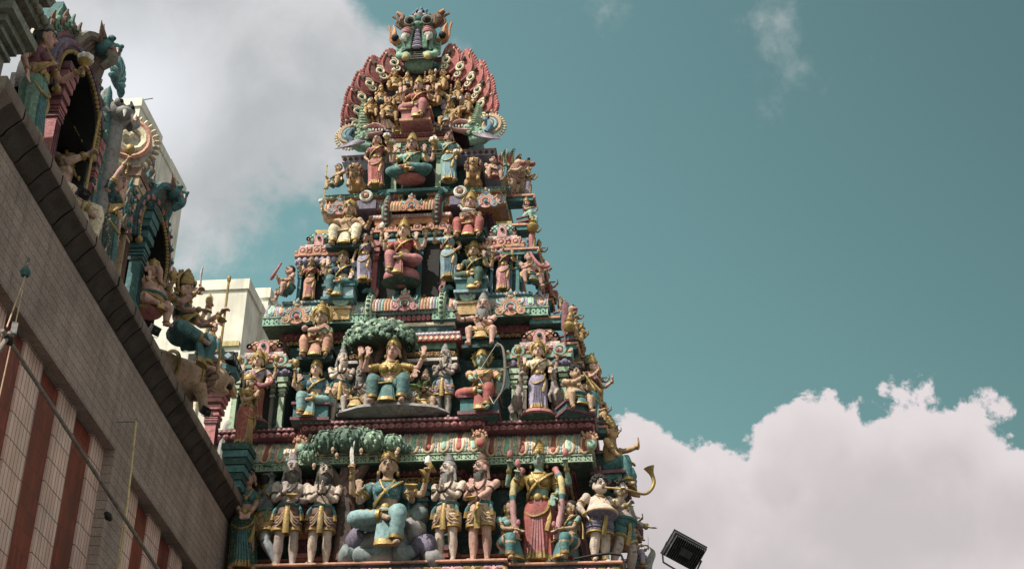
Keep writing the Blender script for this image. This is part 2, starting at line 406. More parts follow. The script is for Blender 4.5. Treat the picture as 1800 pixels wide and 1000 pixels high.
    if hair:
        Hm.ell(HX((0, .012, .022)), np.array((.066, .072, .070))*hk, 12, 8, 0, hR, fn=lambda q, th, u: q+np.outer(np.where((np.sin(th) < -.2), np.clip((.60-u)*.13, 0, 1), 0), [0, 1, 0]))
        if crown == 'curly':
            for i in range(46):
                a = i*2.399; u = 1-i/46*1.25; r = math.sqrt(max(0, 1-u*u))
                p = V(cos(a)*r*.07, sin(a)*r*.075+.016, u*.078+.022)
                if p[1] < -.03 and p[2] < .045: continue
                Hm.ell(HX(p), .0185*hk, 7, 5)
            zt = .12
        elif crown == 'bun':
            for i, (r, z) in enumerate(((.052, .085), (.042, .108), (.032, .130), (.022, .150))): Hm.ring(HX((0, .01, z)), r*hk*.62, r*hk*.62, r*hk*.42, 12, 0, 6, hR); Hm.ell(HX((0, .01, z)), r*hk*.7, 8, 5)
            for s in (-1, 1): Hm.tube(cr([HX((s*.06, .02, 0)), HX((s*.065, .03, -.06)), HX((s*.075, .03, -.12))], 3), .016, 6)
            zt = .165
        elif crown == 'band':
            Hm.ell(HX((0, .055, .045)), np.array((.045, .04, .045))*hk, 8, 6, 0, hR); zt = .10
        if fem and crown not in ('curly', 'bun'):
            for s in (-1, 1): Hm.tube(cr([HX((s*.055, .03, .0)), HX((s*.068, .035, -.07)), HX((s*.08, .03, -.15))], 3), np.linspace(.026, .012, 7), 7)
            Hm.tube(cr([HX((0, .06, .0)), HX((0, .075, -.08)), HX((0.01, .07, -.22))], 3), np.linspace(.04, .018, 7), 7)
        Hm.build('hair', hair, root)
    # ---- crown
    cc = jew
    if crown in ('kirita', 'halo', 'helmet'):
        C = MB(); 
        pr = [(.070, .028), (.073, .045), (.066, .052), (.068, .066), (.058, .085), (.060, .093), (.050, .108), (.052, .118), (.036, .138), (.038, .146), (.020, .163), (.024, .172), (.006, .195)]
        if crown == 'helmet': pr = [(.072, .02), (.075, .05), (.07, .075), (.05, .10), (.02, .112), (.012, .135), (.002, .14)]
        C.lathe(pr, n=16, fn=lambda th, t: 1+.035*np.cos(8*th)); C.v = [np.array([HX(p+V(0, .01, 0)) for p in C.v[0]])]
        zt = pr[-1][1]
        if crown == 'halo':
            q = [HX((cos(a)*.098, .035, .045+sin(a)*.098)) for a in np.arange(20)*2*pi/20]; C.tube(q, .017*hk, 6, closed=True)
            C.lathe([(.0, .0), (.092, .004), (.092, .016), (0, .02)], c=HX((0, .055, .045)), n=18, ax=hR@XZ*hk)
            for i in range(9):
                a = pi*i/8; C.ell(HX((cos(a)*.118, .035, .05+sin(a)*.115)), .012*hk, 6, 4)
        C.ell(HX((0, -.066, .058)), np.array((.016, .008, .022))*hk, 8, 5); C.build('crown', cc, root)
    elif crown == 'turban':
        C = MB()
        for i in range(4): C.ring(HX((0, .005, .035+.02*i)), (.064-.008*i)*hk, (.07-.008*i)*hk, .019*hk, 16, 0, 6, hR@rx3(.15*(i-1)))
        C.ell(HX((0, .01, .08)), np.array((.05, .055, .04))*hk); C.build('turban', belt, root); zt = .125
    ztop = HX((0, .01, zt))[2]
    # ---- lower garment
    lw = low[0]; lc = low[1] if len(low) > 1 else None; lc2 = low[2] if len(low) > 2 else lc
    if lw == 'sari':
        G = MB(); n = 44; th = np.arange(n)*2*pi/n; R = []; mi = []
        cx = (legJ[-1][2][0]+legJ[1][2][0])/2
        for i in range(14):
            u = i/13; z = lerp(zh+.085, .035, u); a = .085*max(0, u-.08)
            rx = np.interp(u, [0, .12, .25, .6, .93, 1], [.086, .122, .137, .124, .128, .138]); ry = np.interp(u, [0, .12, .25, .6, 1], [.068, .094, .098, .086, .096])
            pl = 1+a*np.cos(15*th+2.2*u)+.03*u*np.cos(3*th); R.append(np.stack([np.cos(th)*rx*pl+cx*u, np.sin(th)*ry*pl-.012*u, np.full(n, z)], 1)); mi.append(1 if u > .86 else 0)
        G.rings(R, mi)
        for i in range(5):
            x = (i-2)*.018; G.tube([V(x*.7, -.082, zh+.06), V(x, -.094, zh-.14), V(x*1.5+cx, -.098, .10), V(x*1.7+cx, -.10, .04)], [.008, .011, .013, .013], 5, [2, 2, 1])
        G.tube(cr([V(.10, -.03, zh+.08), V(.075, -.095, zh-.05), V(-.03, -.105, zh-.10), V(-.105, -.05, zh-.04)], 4), .013, 6, 1)
        G.tube(cr([V(.09, -.05, zh+.06), V(.10, -.085, zh-.1), V(.075, -.085, zh-.22)], 4), [.012]*4+[.02]*5, 6, 1, fl=.4)
        G.build('sari_skirt', [lc, hem, lc2], root)
    elif lw in ('dhoti', 'wrap'):
        G = MB(); ex = low[3] if len(low) > 3 else (.62 if lw == 'dhoti' else 1.)
        G.rings(trings(-.05, .085, 5, .012))
        for s in (-1, 1):
            J = legJ[s]; P1 = [lerp(J[0], J[1], q) for q in np.linspace(0, 1 if lw == 'wrap' else ex, 9)]
            if lw == 'wrap': P1 += [lerp(J[1], J[2], q) for q in np.linspace(.1, .86*ex, 8)]
            k = len(P1); r = [np.interp(i/(k-1), [0, .25, .5, 1], [.08, .082, .066, .052] if lw == 'wrap' else [.082, .086, .084, .078])*kk*(1+.075*cos(i*2.6)) for i in range(k)]
            G.tube(P1, r, 12, [0 if i % 5 or lw != 'wrap' or legs != 'kneel' else 2 for i in range(k-1)]); d = unit(P1[-1]-P1[-2])
            G.tube([P1[-1]-d*.018, P1[-1]+d*.012], [r[-1]+.007]*2, 12, 1)
        if legs in ('stand', 'contra', 'stride'):
            G.tube([V(0, -.095-.06*f, zh+.07), V(0, -.115-.03*f, zh-.04), V(0, -.10, zh-.19)], [.022, .026, .03], 8, [1, 1], fl=.4, up=(0, 1, 0))
            for s in (-1, 1):
                for q in range(3): G.tube(cr([V(s*.02, -.10, zh+.02-.03*q), V(s*.07, -.095, zh-.06-.03*q), V(s*.125, -.03, zh-.07-.02*q)], 3), .008, 5, 2)
        else:
            G.ell((0, -.07, zh-.005), (.12, .10, .05), 12, 6, 0)
            n = 28; th = np.arange(n)*2*pi/n; R = []; mi = []; z1 = zs-.01 if legs == 'lotus' else (.035 if lw == 'wrap' else zh-.12); ox = .03*flip if legs == 'lalita' else 0
            for i in range(8):
                u = i/7; rx = lerp(.035, .085, u); R.append(np.stack([np.cos(th)*rx*(1+.09*np.cos(9*th))+ox*u, np.sin(th)*lerp(.02, .035, u)-lerp(.145, .225, u**.6), np.full(n, lerp(zh+.05, z1, u))], 1)); mi.append(1 if u > .72 else 0)
            G.rings(R, mi)
            G.tube(cr([V(-.17, -.16, zh+.02), V(-.06, -.20, zh+.0), V(.05, -.2, zh+.01)], 3), .02, 6, 1, fl=.5)
        G.build('dhoti' if lw == 'dhoti' else 'draped_cloth', [lc, hem, lc2], root)
        if lw == 'dhoti':
            G = MB(); G.ring((0, -.03*f, zh+.085), .098+.06*f, .078+.09*f, .02, 20, 0, 7)
            for s in (-1, 1): G.tube(cr([V(s*.09, -.04, zh+.08), V(s*.12, -.06, zh+.02), V(s*.13, -.055, zh-.06)], 3), np.linspace(.012, .022, 7), 6, [0]*4+[1]*2)
            G.build('waist_sash', [belt, hem], root)
    # ---- bodice, sash
    if up:
        G = MB(); G.rings(trings(.165, .315, 7, .008))
        if fem:
            for s in (-1, 1): G.ell(V(s*.047, -.068, zh+.225)+spine(zh+.225), (.047, .040, .045), 10, 6)
        for a in AJ: G.tube([a[1], lerp(a[1], a[2], .25), lerp(a[1], a[2], .5)], [.05*a[6], .047*a[6], .045*a[6]], 9, 0); G.tube([lerp(a[1], a[2], .46), lerp(a[1], a[2], .54)], [.049*a[6]]*2, 9, 1)
        G.build('bodice', [up, hem], root)
    if sash:
        G = MB()
        for i in range(6):
            o = (i-2.5)*.016
            G.tube(cr([V(.085+o*.6, .03, zh+.325), V(.075+o, -.062, zh+.285+o*.3), V(.02+o*.8, -.112+.02*(1-fem), zh+.215+o*.5), V(-.06+o*.5, -.085-.08*f, zh+.14+o), V(-.093-.04*f, -.02, zh+.09+o)], 3), .0115, 6, 1 if i in (0, 5) else 0)
        G.tube(cr([V(.10, .02, zh+.32), V(.15, .05, zh+.2), V(.155, .05, zh+.02)], 3), np.linspace(.02, .035, 7), 6, [0]*5+[1], fl=.4)
        G.build('shawl', [sash, hem], root)
    # ---- jewellery
    if jew:
        def pc(name, G): G.build(name, jew, root)
        G = MB(); G.ring((0, -.012, zh+.325), .058, .055, .011, 16, 0, 6, rx3(.35))
        P = [V(q*.055, -.052-.05*(1-abs(q))**.5-(.015 if fem else 0), zh+.31-.10*(1-q*q)) for q in (-1, -.6, -.2, .2, .6, 1)]
        G.tube(cr(P, 3), .009, 5); G.ell(V(0, -.115, zh+.20), (.02, .012, .024), 8, 5); pc('necklace', G)
        for a in AJ:
            for nm, q, j0, rr in (('armlet', .62, 1, .036), ('bracelet', .86, 2, .027)):
                p = lerp(a[j0], a[j0+1], q); d = unit(a[j0+1]-a[j0]); G = MB(); G.tube([p-d*.016, p, p+d*.016], np.array([rr, rr*1.22, rr])*a[6], 9); pc(nm, G)
        if lw != 'dhoti':
            G = MB(); G.ring((0, -.004-.03*f, zh+.085), .09+.06*f, .073+.08*f, .015, 22, 0, 6); G.ell(V(0, -.088-.1*f, zh+.078), (.036, .016, .038), 12, 6)
            for s in (-1, 1): G.ell(V(s*.055, -.07-.09*f, zh+.08), (.018, .012, .022), 8, 5)
            pc('belt', G)
        for s in (-1, 1):
            J = legJ[s]; d = unit(J[2]-J[1]); p = lerp(J[1], J[2], .93)
            if lw != 'sari': G = MB(); G.tube([p-d*.01, p, p+d*.01], np.array([.031, .037, .031])*kk, 9); pc('anklet', G)
            if fem or crown in ('kirita', 'halo', 'helmet'): G = MB(); G.ell(HX((s*.068, -.008, -.058)), np.array((.014, .014, .021))*hk, 7, 5); pc('earring', G)
    elif not fem and beard:
        G = MB(); G.tube(cr([V(-.05, -.03, zh+.335), V(-.05, -.085, zh+.25), V(0, -.098, zh+.19), V(.05, -.085, zh+.25), V(.05, -.03, zh+.335)], 4), .009, 5)
        for a in AJ:
            for q, j0, rr in ((.6, 1, .036), (.85, 2, .027)):
                p = lerp(a[j0], a[j0+1], q); d = unit(a[j0+1]-a[j0]); G.tube([p-d*.009, p+d*.009], rr*1.15*a[6], 8)
        G.build('bead_strings', 'dbrown', root)
    # ---- held things (cast in one with the figure)
    for a in AJ:
        if not a[5]: continue
        for it in a[5].split(','): held(it, a[3]+unit(a[4])*.05, a, root, legJ, zh)
    if garl:
        for s in (-1, 1):
            G = MB(); P = cr([V(s*.14, -.02, sh+.06), V(s*.2, -.10, sh-.1), V(s*.2, -.13, sh-.35), V(s*.16, -.14, sh-.62)], 6); k = len(P)
            G.tube(P, [.027*(1+.14*cos(i*2.2)) for i in range(k)], 10, [(0, 0, 0, 1, 2, 2, 2, 2, 2, 1, 3, 3, 3, 3, 3, 3, 3, 3)[min(i, 17)] for i in range(k-1)]); G.build('garland', ['rose', 'teal', 'lemon', 'pink'], root)
    # ---- seat
    if seat:
        kind, c1, c2 = (list(seat)+[None]*3)[:3]; G = MB()
        if kind == 'lotus': 
            G.lathe([(.10, zs-.06), (.15, zs-.05), (.19, zs-.02), (.17, zs+.0), (.0, zs+.004)], n=36, sy=.8, fn=lambda th, q: 1+.07*np.abs(np.cos(6*th))*(1-q)); c = [c1]
        elif kind == 'flower':   # lotus under standing feet
            G.lathe([(.10, -.10), (.17, -.085), (.225, -.05), (.21, -.004), (.0, 0)], n=48, sy=.8, fn=lambda th, q: 1+.09*np.abs(np.cos(5*th))*(1-q), mi=[0, 0, 0, 0, 0]); G.lathe([(.0, -.125), (.20, -.115), (.24, -.095), (.1, -.09)], n=30, sy=.8, mi=1)
        elif kind == 'box': G.box((0, .0, (zs-.015)/2), (.42, .30, zs-.0)); G.box((0, -.01, zs-.02), (.47, .35, .035), 1); G.box((0, -.01, .02), (.47, .35, .04), 1)
        elif kind == 'cushion': G.ell((0, .03, zs*.5), (.23, .16, zs*.54), 16, 8, 0); G.ell((0, .0, .02), (.25, .18, .025), 16, 6, 1)
        G.build('seat', [c1 or 'teal', c2 or c1 or 'salmon'], root)
    zb = -.10 if (seat and seat[0] == 'flower') else 0
    s_ = Hw/(ztop-zb); root.scale = (s_, s_, s_)
    if zb: root.location.z += -zb*s_
    return root
def held(it, p, a, root, legJ, zh):
    G = MB(); s = a[0]; m = ['gold', 'rose', 'white', 'dbrown']
    if it == 'flower': G.tube([p-V(0, 0, .05), p+V(0, 0, .05)], .008, 5, 0); G.ell(p+V(0, 0, .08), (.026, .026, .042), 8, 6, 1); n = 'lotus_bud'
    elif it == 'wflower': G.tube([p-V(0, 0, .05), p+V(0, 0, .05)], .008, 5, 0); G.lathe([(.01, .04), (.05, .07), (.045, .11), (.0, .13)], p, 14, 2, fn=lambda th, t: 1+.15*np.cos(5*th)); n = 'white_bloom'
    elif it == 'club': G.tube([p-V(0, 0, .16), p+V(0, 0, .06)], .012, 6, 0); G.lathe([(.015, .05), (.04, .08), (.045, .12), (.03, .15), (.0, .17)], p, 12, 0); n = 'club'
    elif it == 'disc': G.lathe([(.0, -.012), (.05, -.01), (.055, 0), (.05, .01), (0, .012)], p+V(0, 0, .03), 16, 0, ax=XZ); n = 'discus'
    elif it == 'drum':
        for q in (-1, 1): G.lathe([(.012, 0), (.045, q*.045), (.048, q*.05), (0, q*.05)], p, 14, 0, ax=ry3(.9))
        G.lathe([(.0, 0), (.028, .02), (.022, .07), (0, .09)], p+V(0, 0, .04), 10, 2); n = 'hand_drum'
    elif it == 'bowl': G.lathe([(.02, -.03), (.05, 0), (.052, .012), (.044, .008), (.0, -.015)], p+V(0, -.02, .03), 14, 0, ax=rx3(.5)); n = 'bowl'
    elif it == 'plate': G.lathe([(.0, 0), (.06, .008), (.062, .02), (.0, .016)], p+V(0, 0, .01), 16, 0); n = 'plate'
    elif it == 'sword': G.tube([p-V(0, 0, .04), p+V(0, 0, .03)], .013, 6, 0); G.tube(cr([p+V(0, 0, .03), p+V(s*.012, 0, .14), p+V(-s*.004, 0, .23)], 4), [.016]*6+[.012, .008, .003], 6, 2, fl=.3, up=(0, 1, 0)); G.ell(p+V(0, 0, .03), (.03, .012, .01), 8, 4, 0); n = 'sword'
    elif it == 'trident':
        G.tube([p-V(0, 0, .30), p+V(0, 0, .20)], .009, 6, 0)
        for q in (-1, 0, 1): G.tube(cr([p+V(0, 0, .17), p+V(q*.04, 0, .19), p+V(q*.035, 0, .27)], 3), np.linspace(.011, .003, 7), 6, 0)
        n = 'trident'
    elif it == 'staff': G.tube([p-V(0, 0, .62), p+V(0, 0, .28)], .011, 8, 0); G.ell(p+V(0, 0, .3), (.018, .018, .04), 8, 6, 0); n = 'staff'
    elif it == 'conch': G.lathe([(.005, -.04), (.025, -.01), (.038, .02), (.03, .05), (.012, .07), (0, .085)], p+V(0, 0, .03), 12, 2); n = 'conch'
    elif it == 'lamp': G.lathe([(.018, -.08), (.014, -.02), (.03, .02), (.05, .04), (.055, .06), (.0, .06)], p, 14, 0); G.lathe([(.052, .06), (.062, .085), (.05, .11), (0, .125)], p, 16, 2, fn=lambda th, t: 1+.1*np.cos(8*th)); n = 'lamp'
    elif it == 'flute2':
        for q in (-1, 1):
            e = p+V(.10+q*.05, -.10, -.24); G.tube([p+V(-.07, .03, .08), e], [.009, .017], 8, 0); G.lathe([(.017, 0), (.03, .03), (.02, .03)], e, 10, 0)
        n = 'double_flute'
    elif it == 'snake': G.tube(cr([p+V(-.22*s, -.0, .16), p+V(-.15*s, -.07, -.02), p+V(-.05*s, -.10, -.12), p+V(.08*s, -.08, -.06), p+V(.05*s, -.02, .05)], 5), np.concatenate([np.linspace(.02, .036, 10), np.linspace(.036, .02, 11)]), 8, 1); n = 'snake'
    elif it == 'bow':
        e = p+V(.03, -.06, 0); G.tube(cr([e+V(-.10, .02, .33), e+V(-.03, 0, .24), e, e+V(-.02, 0, -.26), e+V(-.12, 0, -.45)], 5), np.concatenate([np.linspace(.008, .018, 10), np.linspace(.018, .008, 11)]), 7, 3)
        G.tube([e+V(-.10, .02, .33), V(-.02, -.2, e[2]-.02), e+V(-.12, 0, -.45)], .004, 5, 2); G.tube([V(-.06, -.21, e[2]-.05), e+V(.05, -.02, .0)], .007, 5, 0); m = ['gold', 'rose', 'white', 'stone']; n = 'bow'
    elif it == 'horn': G.tube(cr([V(.02, -.115, zh+.40), p+V(.03, -.02, -.02), p+V(.30, .0, -.02), p+V(.42, .0, .14), p+V(.36, .0, .33)], 6), np.concatenate([np.linspace(.012, .016, 12), np.linspace(.017, .026, 10), [.034, .05, .068]]), 10, 0); n = 'horn'
    elif it == 'baby':
        G.ell(p+V(-s*.10, -.03, .02), (.09, .04, .04), 10, 6, 0); G.ell(p+V(-s*.22, -.03, .05), (.042, .04, .042), 10, 7, 0); m = ['skin_pink']*4
        for q in (0, 1): G.tube([p+V(-s*.03, -.04, .02+.02*q), p+V(s*.05, -.06, .05+.03*q), p+V(s*.10, -.05, .0+.03*q)], [.022, .018, .012], 7, 0)
        n = 'baby'
    elif it == 'bird': G.ell(p+V(-s*.05, -.05, .02), (.06, .035, .035), 10, 6, 2); G.tube(cr([p+V(-s*.10, -.05, .03), p+V(-s*.13, -.05, .09), p+V(-s*.16, -.06, .08)], 3), np.linspace(.022, .01, 7), 6, 2); G.tube([p+V(-s*.02, -.05, .02), p+V(s*.08, -.03, .03)], [.03, .012], 6, 2, fl=.5); n = 'dove'
    else: return
    G.build(n, m, root)
# ------------------------------------------------------------------ helpers for the tower
def plan(a, b, yf, p, yb=6.): return [(-b, yb), (-b, yf+p), (-a, yf+p), (-a, yf), (a, yf), (a, yf+p), (b, yf+p), (b, yb)]
def rect(x0, x1, yf, yb): return [(x0, yb), (x0, yf), (x1, yf), (x1, yb)]
def sides(a, b, y, yb=6.): return ([(-b, yb), (-b, y), (-a, y), (-a, y+.9)], [(a, y+.9), (a, y), (b, y), (b, yb)])
def offs(P, d):
    P = np.array(P, float); n = []
    for i in range(len(P)-1): t = unit(P[i+1]-P[i]); n.append(np.array([t[1], -t[0]]))
    o = [P[0]+n[0]*d]+[P[i]+(n[i-1]+n[i])*d if abs(n[i-1]@n[i]) < .5 else P[i]+n[i]*d for i in range(1, len(P)-1)]+[P[-1]+n[-1]*d]
    return np.array(o)
def sweep(mb, P, prof, mi=0, cap=True):
    k = len(P); R = [np.column_stack([offs(P, o), np.full(k, z)]) for o, z in prof]; f = []; m = []
    for i in range(len(R)-1):
        for j in range(k-1): f.append((i*k+j, i*k+j+1, (i+1)*k+j+1, (i+1)*k+j)); m.append(mi[i] if isinstance(mi, (list, tuple)) else mi)
    mb.add(np.concatenate(R), f, m)
    if cap:
        mb.add(R[-1], [tuple(range(k))], m[-1]); mb.add(R[0], [tuple(range(k))[::-1]], m[0])
def along(mb, P, out, sp, fn, skip=1, seg=None):
    """call fn(i) with mb.T set to a frame at regular points of every edge of the plan (x along, -y outwards)"""
    Q = offs(P, out)
    for j in range(skip, len(Q)-1):
        if seg is not None and j not in seg: continue
        d = Q[j+1]-Q[j]; ln = np.linalg.norm(d)
        if ln < sp*.6: continue
        n = max(1, int(round(ln/sp))); a = math.atan2(d[1], d[0])
        for i in range(n):
            p = Q[j]+d*((i+.5)/n)
            if p[1] > 3.2: continue
            T = np.eye(4); T[:3, :3] = rz3(a); T[:3, 3] = (p[0], p[1], 0); mb.T = T; fn(i, ln/n)
    mb.T = None
def medal(x, y, z, w, cols, parent, name='arch_medallion', rz=0, top=True, tilt=0):
    """horseshoe medallion with scrolls and a crest; w = full width, z = its foot"""
    G = MB(); T = np.eye(4); T[:3, :3] = rz3(rz)@rx3(tilt); T[:3, 3] = (x, y, z); G.T = T; r = w*.30
    a = np.linspace(radians(-40), radians(220), 22)
    for q, (rr, tt, mi) in enumerate(((1.0, .13, 0), (.74, .10, 1), (.5, .09, 2))):
        G.tube(np.stack([np.cos(a)*r*rr, np.full(22, -.02*q*w), np.sin(a)*r*rr+r*.95], 1), r*tt*1.25, 6, mi)
    G.lathe([(0, 0), (r*.95, .02*w), (r*.95, .06*w), (0, .07*w)], (0, .04*w, r*.95), 18, 1, ax=XZ)
    G.ell((0, -.06*w, r*.85), (r*.26, r*.2, r*.30), 8, 6, 3)
    for s in (-1, 1):
        G.spiral((s*w*.36, 0, r*.52), r*.55, 1.6, .24, 0, sgn=s, ph=pi/2, y=-.01); G.spiral((s*w*.36, -.03*w, r*.52), r*.34, 1.2, .26, 1, sgn=s, ph=pi/2)
        G.tube(cr([(s*r*.9, 0, r*1.3), (s*r*1.35, -.02*w, r*1.55), (s*r*1.45, 0, r*2.05)], 4), np.linspace(r*.2, r*.06, 9), 6, 2)
        G.ell((s*r*.5, -.02*w, r*2.02), r*.14, 6, 5, 2); G.ell((s*r*.95, -.02*w, r*1.55), r*.12, 6, 5, 3)
    for i in range(15):
        q = radians(-30+i*240/14); G.ell((cos(q)*r*1.16, -.01, sin(q)*r*1.16+r*.95), r*.10, 6, 4, 2)
    if top:
        G.ell((0, 0, r*2.25), (r*.36, r*.3, r*.32), 8, 6, 0); G.ell((0, -.05*w, r*2.62), (r*.27, r*.25, r*.3), 8, 6, 2); G.ell((0, 0, r*2.95), (r*.12, r*.12, r*.25), 8, 6, 0)
        for s in (-1, 1): G.ell((s*r*.4, 0, r*2.55), (r*.16, r*.12, r*.3), 7, 5, 0); G.ell((s*r*.12, -r*.32, r*2.66), r*.07, 6, 4, 4)
    return G.build(name, list(cols)+['black'], parent)
def finial(x, y, z, h, parent, cols=('gold',)):
    G = MB(); G.lathe([(.34, 0), (.36, .1), (.26, .16), (.22, .26), (.34, .32), (.36, .42), (.24, .5), (.16, .56), (.26, .64), (.24, .76), (.1, .84), (.05, .95), (0, 1.)], n=14)
    G.v = [G.v[0]*h+V(x, y, z)]; return G.build('finial', list(cols), parent)
tower = tag(empty('temple_tower'), 'tall tapering painted temple tower crowded with statues on every storey', 'tower')
def TP(o): return o
_b0 = MB.build
def tpart(G, name, mats, parent=None):
    o = _b0(G, name, mats, parent or tower)
    if parent is None: TP(o)
    return o
# ------------------------------------------------------------------ storey pieces
def kapota(P, out0, out1, z0, z1, name, cols, sp=.26, alt=('red', 'mint'), rope='lblue'):
    """row of hanging tongue-shaped panels on a sloping roll"""
    G = MB(); mid = (out0*.62+out1*.38, lerp(z0, z1, .62)); sweep(G, P, [(out1-.05, z0-.01), (out0, z0), (out0-.0, lerp(z0, z1, .12)), mid, (out1, z1)], 0, cap=False)
    h = z1-z0; ds = out0-out1
    def fn(i, s):
        def L(x, t, up): return V(x, up*-1+ds*max(t, 0)**1.35, z0+h*t)
        w = s*.34; c = 2+(i % 2)
        G.tube([L(-w, 1, .012), L(-w, .25, .02), L(-w*.7, .04, .02), L(0, .0-.04, .02), L(w*.7, .04, .02), L(w, .25, .02), L(w, 1, .012)], s*.085, 6, 1)
        G.tube([L(0, .98, .0), L(0, .6, .012), L(0, .2, .018)], [s*.17, s*.2, s*.17], 8, c, fl=.35, up=(0, 1, 0)); G.ell(L(0, .16, .015), (s*.16, .02, s*.16), 8, 5, c)
        for k in range(6): G.ell(L(s*.5, .06+k*.17, .012), (s*.085, s*.085, h*.10), 6, 4, 4)
    along(G, P, out0, sp, fn); tpart(G, name, cols+[alt[0], alt[1], rope])
def discs(P, out, z0, z1, name, cols, sp=.12, flat=.6):
    G = MB(); h = z1-z0; sweep(G, P, [(out-.05, z0), (out, z0+.15*h), (out+.012, (z0+z1)/2), (out, z1-.1*h), (out-.03, z1)], 0)
    def fn(i, s): G.ell((0, -.012, (z0+z1)/2), (s*.46, .03, h*.46), 10, 6, 1 if len(cols) > 1 else 0); G.ell((0, -.036, (z0+z1)/2-h*.1), (s*.15, .012, h*.15), 6, 4, 0)
    along(G, P, out, sp, fn); tpart(G, name, cols)
def checks(P, out, z0, z1, name, cols, sp=.075):
    G = MB(); h = z1-z0; sweep(G, P, [(out-.04, z0-.005), (out, z0), (out, z1), (out-.03, z1+.004)], 0)
    def fn(i, s): G.add([(-s*.42, -.006, (z0+z1)/2), (0, -.02, z0+.1*h), (s*.42, -.006, (z0+z1)/2), (0, -.02, z1-.1*h)], [(0, 1, 2, 3)], 1)
    along(G, P, out, sp, fn); tpart(G, name, cols)
def fret(P, out, z0, z1, name, cols, sp=.13, soff=.3):
    G = MB(); h = z1-z0; sweep(G, P, [(out-soff, z0-.02), (out-.02, z0-.02), (out, z0), (out, z1), (out-.06, z1+.01)], [2, 2, 0, 0], True)
    def fn(i, s):
        for q in (-1, 1):
            G.add([(q*s*.12, -.003, z0+h*.2), (q*s*.4, -.003, z0+h*.2), (q*s*.26, -.003, z0+h*.48)], [(0, 1, 2) if q > 0 else (2, 1, 0)], 1)
            G.add([(q*s*.12, -.003, z0+h*.8), (q*s*.26, -.003, z0+h*.52), (q*s*.4, -.003, z0+h*.8)], [(0, 1, 2) if q > 0 else (2, 1, 0)], 1)
        G.ell((0, -.004, (z0+z1)/2), (s*.09, .012, s*.09), 6, 4, 1)
        G.box((0, -.006, z0+h*.06), (s*1.01, .02, h*.12), 0); G.box((0, -.006, z1-h*.06), (s*1.01, .02, h*.12), 0)
    along(G, P, out, sp, fn); tpart(G, name, cols)
def waves(P, out, z0, z1, name, cols, sp=.17):
    G = MB(); h = z1-z0; sweep(G, P, [(out-.08, z0-.01), (out-.02, z0), (out+.02, lerp(z0, z1, .6)), (out-.02, z1), (out-.08, z1+.01)], 0)
    def fn(i, s):
        a = np.linspace(0, pi, 9)
        for k, q in enumerate((.46, .28)): G.tube(np.stack([np.cos(a)*s*q, np.full(9, -.022-.006*k), z0+h*.12+np.sin(a)*h*.8*q/.46], 1), s*.05, 5, 1-k if len(cols) < 3 else 1+k)
        G.ell((0, -.03, z0+h*.2), (s*.12, .012, h*.2), 6, 4, 1)
    along(G, P, out, sp, fn); tpart(G, name, cols)
def scrolls(P, out, z0, z1, name, cols, sp=.2):
    G = MB(); h = z1-z0; sweep(G, P, [(out, z0), (out, z1)], 0)
    def fn(i, s):
        for q in (-1, 1): G.spiral((q*s*.25, -.01, (z0+z1)/2), h*.42, 1.4, .22, 1+(i % 2)*(len(cols) > 2), sgn=q, ph=-pi/2, n=14)
        G.ell((0, -.02, z0+h*.25), (s*.09, .02, h*.25), 6, 5, 1+(i % 2)*(len(cols) > 2)); G.ell((0, -.02, z0+h*.72), (s*.12, .025, h*.16), 6, 5, 2 if len(cols) > 2 else 1)
        G.ell((s*.5, -.012, (z0+z1)/2), (s*.05, .018, h*.3), 6, 4, 3 if len(cols) > 3 else 1)
    along(G, P, out, sp, fn); tpart(G, name, cols)
def slab(P, out, z0, z1, name, c, bev=.012):
    G = MB(); sweep(G, P, [(out-bev, z0), (out, z0+bev), (out, z1-bev), (out-bev, z1)], 0); return tpart(G, name, [c])
def wall(P, z0, z1, c): G = MB(); sweep(G, P, [(0, z0), (0, z1)], 0); tpart(G, 'storey_wall', [c])
def pillar(x, y, z0, z1, w, cols, parent):
    G = MB(); h = z1-z0
    for q0, q1, k, m in ((0, .07, 1.5, 1), (.07, .10, 1.2, 0), (.10, .66, .92, 0), (.66, .70, 1.25, 1), (.70, .74, 1.0, 0), (.74, .78, 1.35, 0), (.78, .82, 1.05, 1), (.82, .88, 1.55, 0), (.88, .91, 1.2, 1), (.91, 1., 1.9, 0)):
        G.bx(x-w*k/2, x+w*k/2, y-w*k/2, y+w*k/2, z0+h*q0+.001, z0+h*q1, m)
    return G.build('pillar', list(cols), parent)
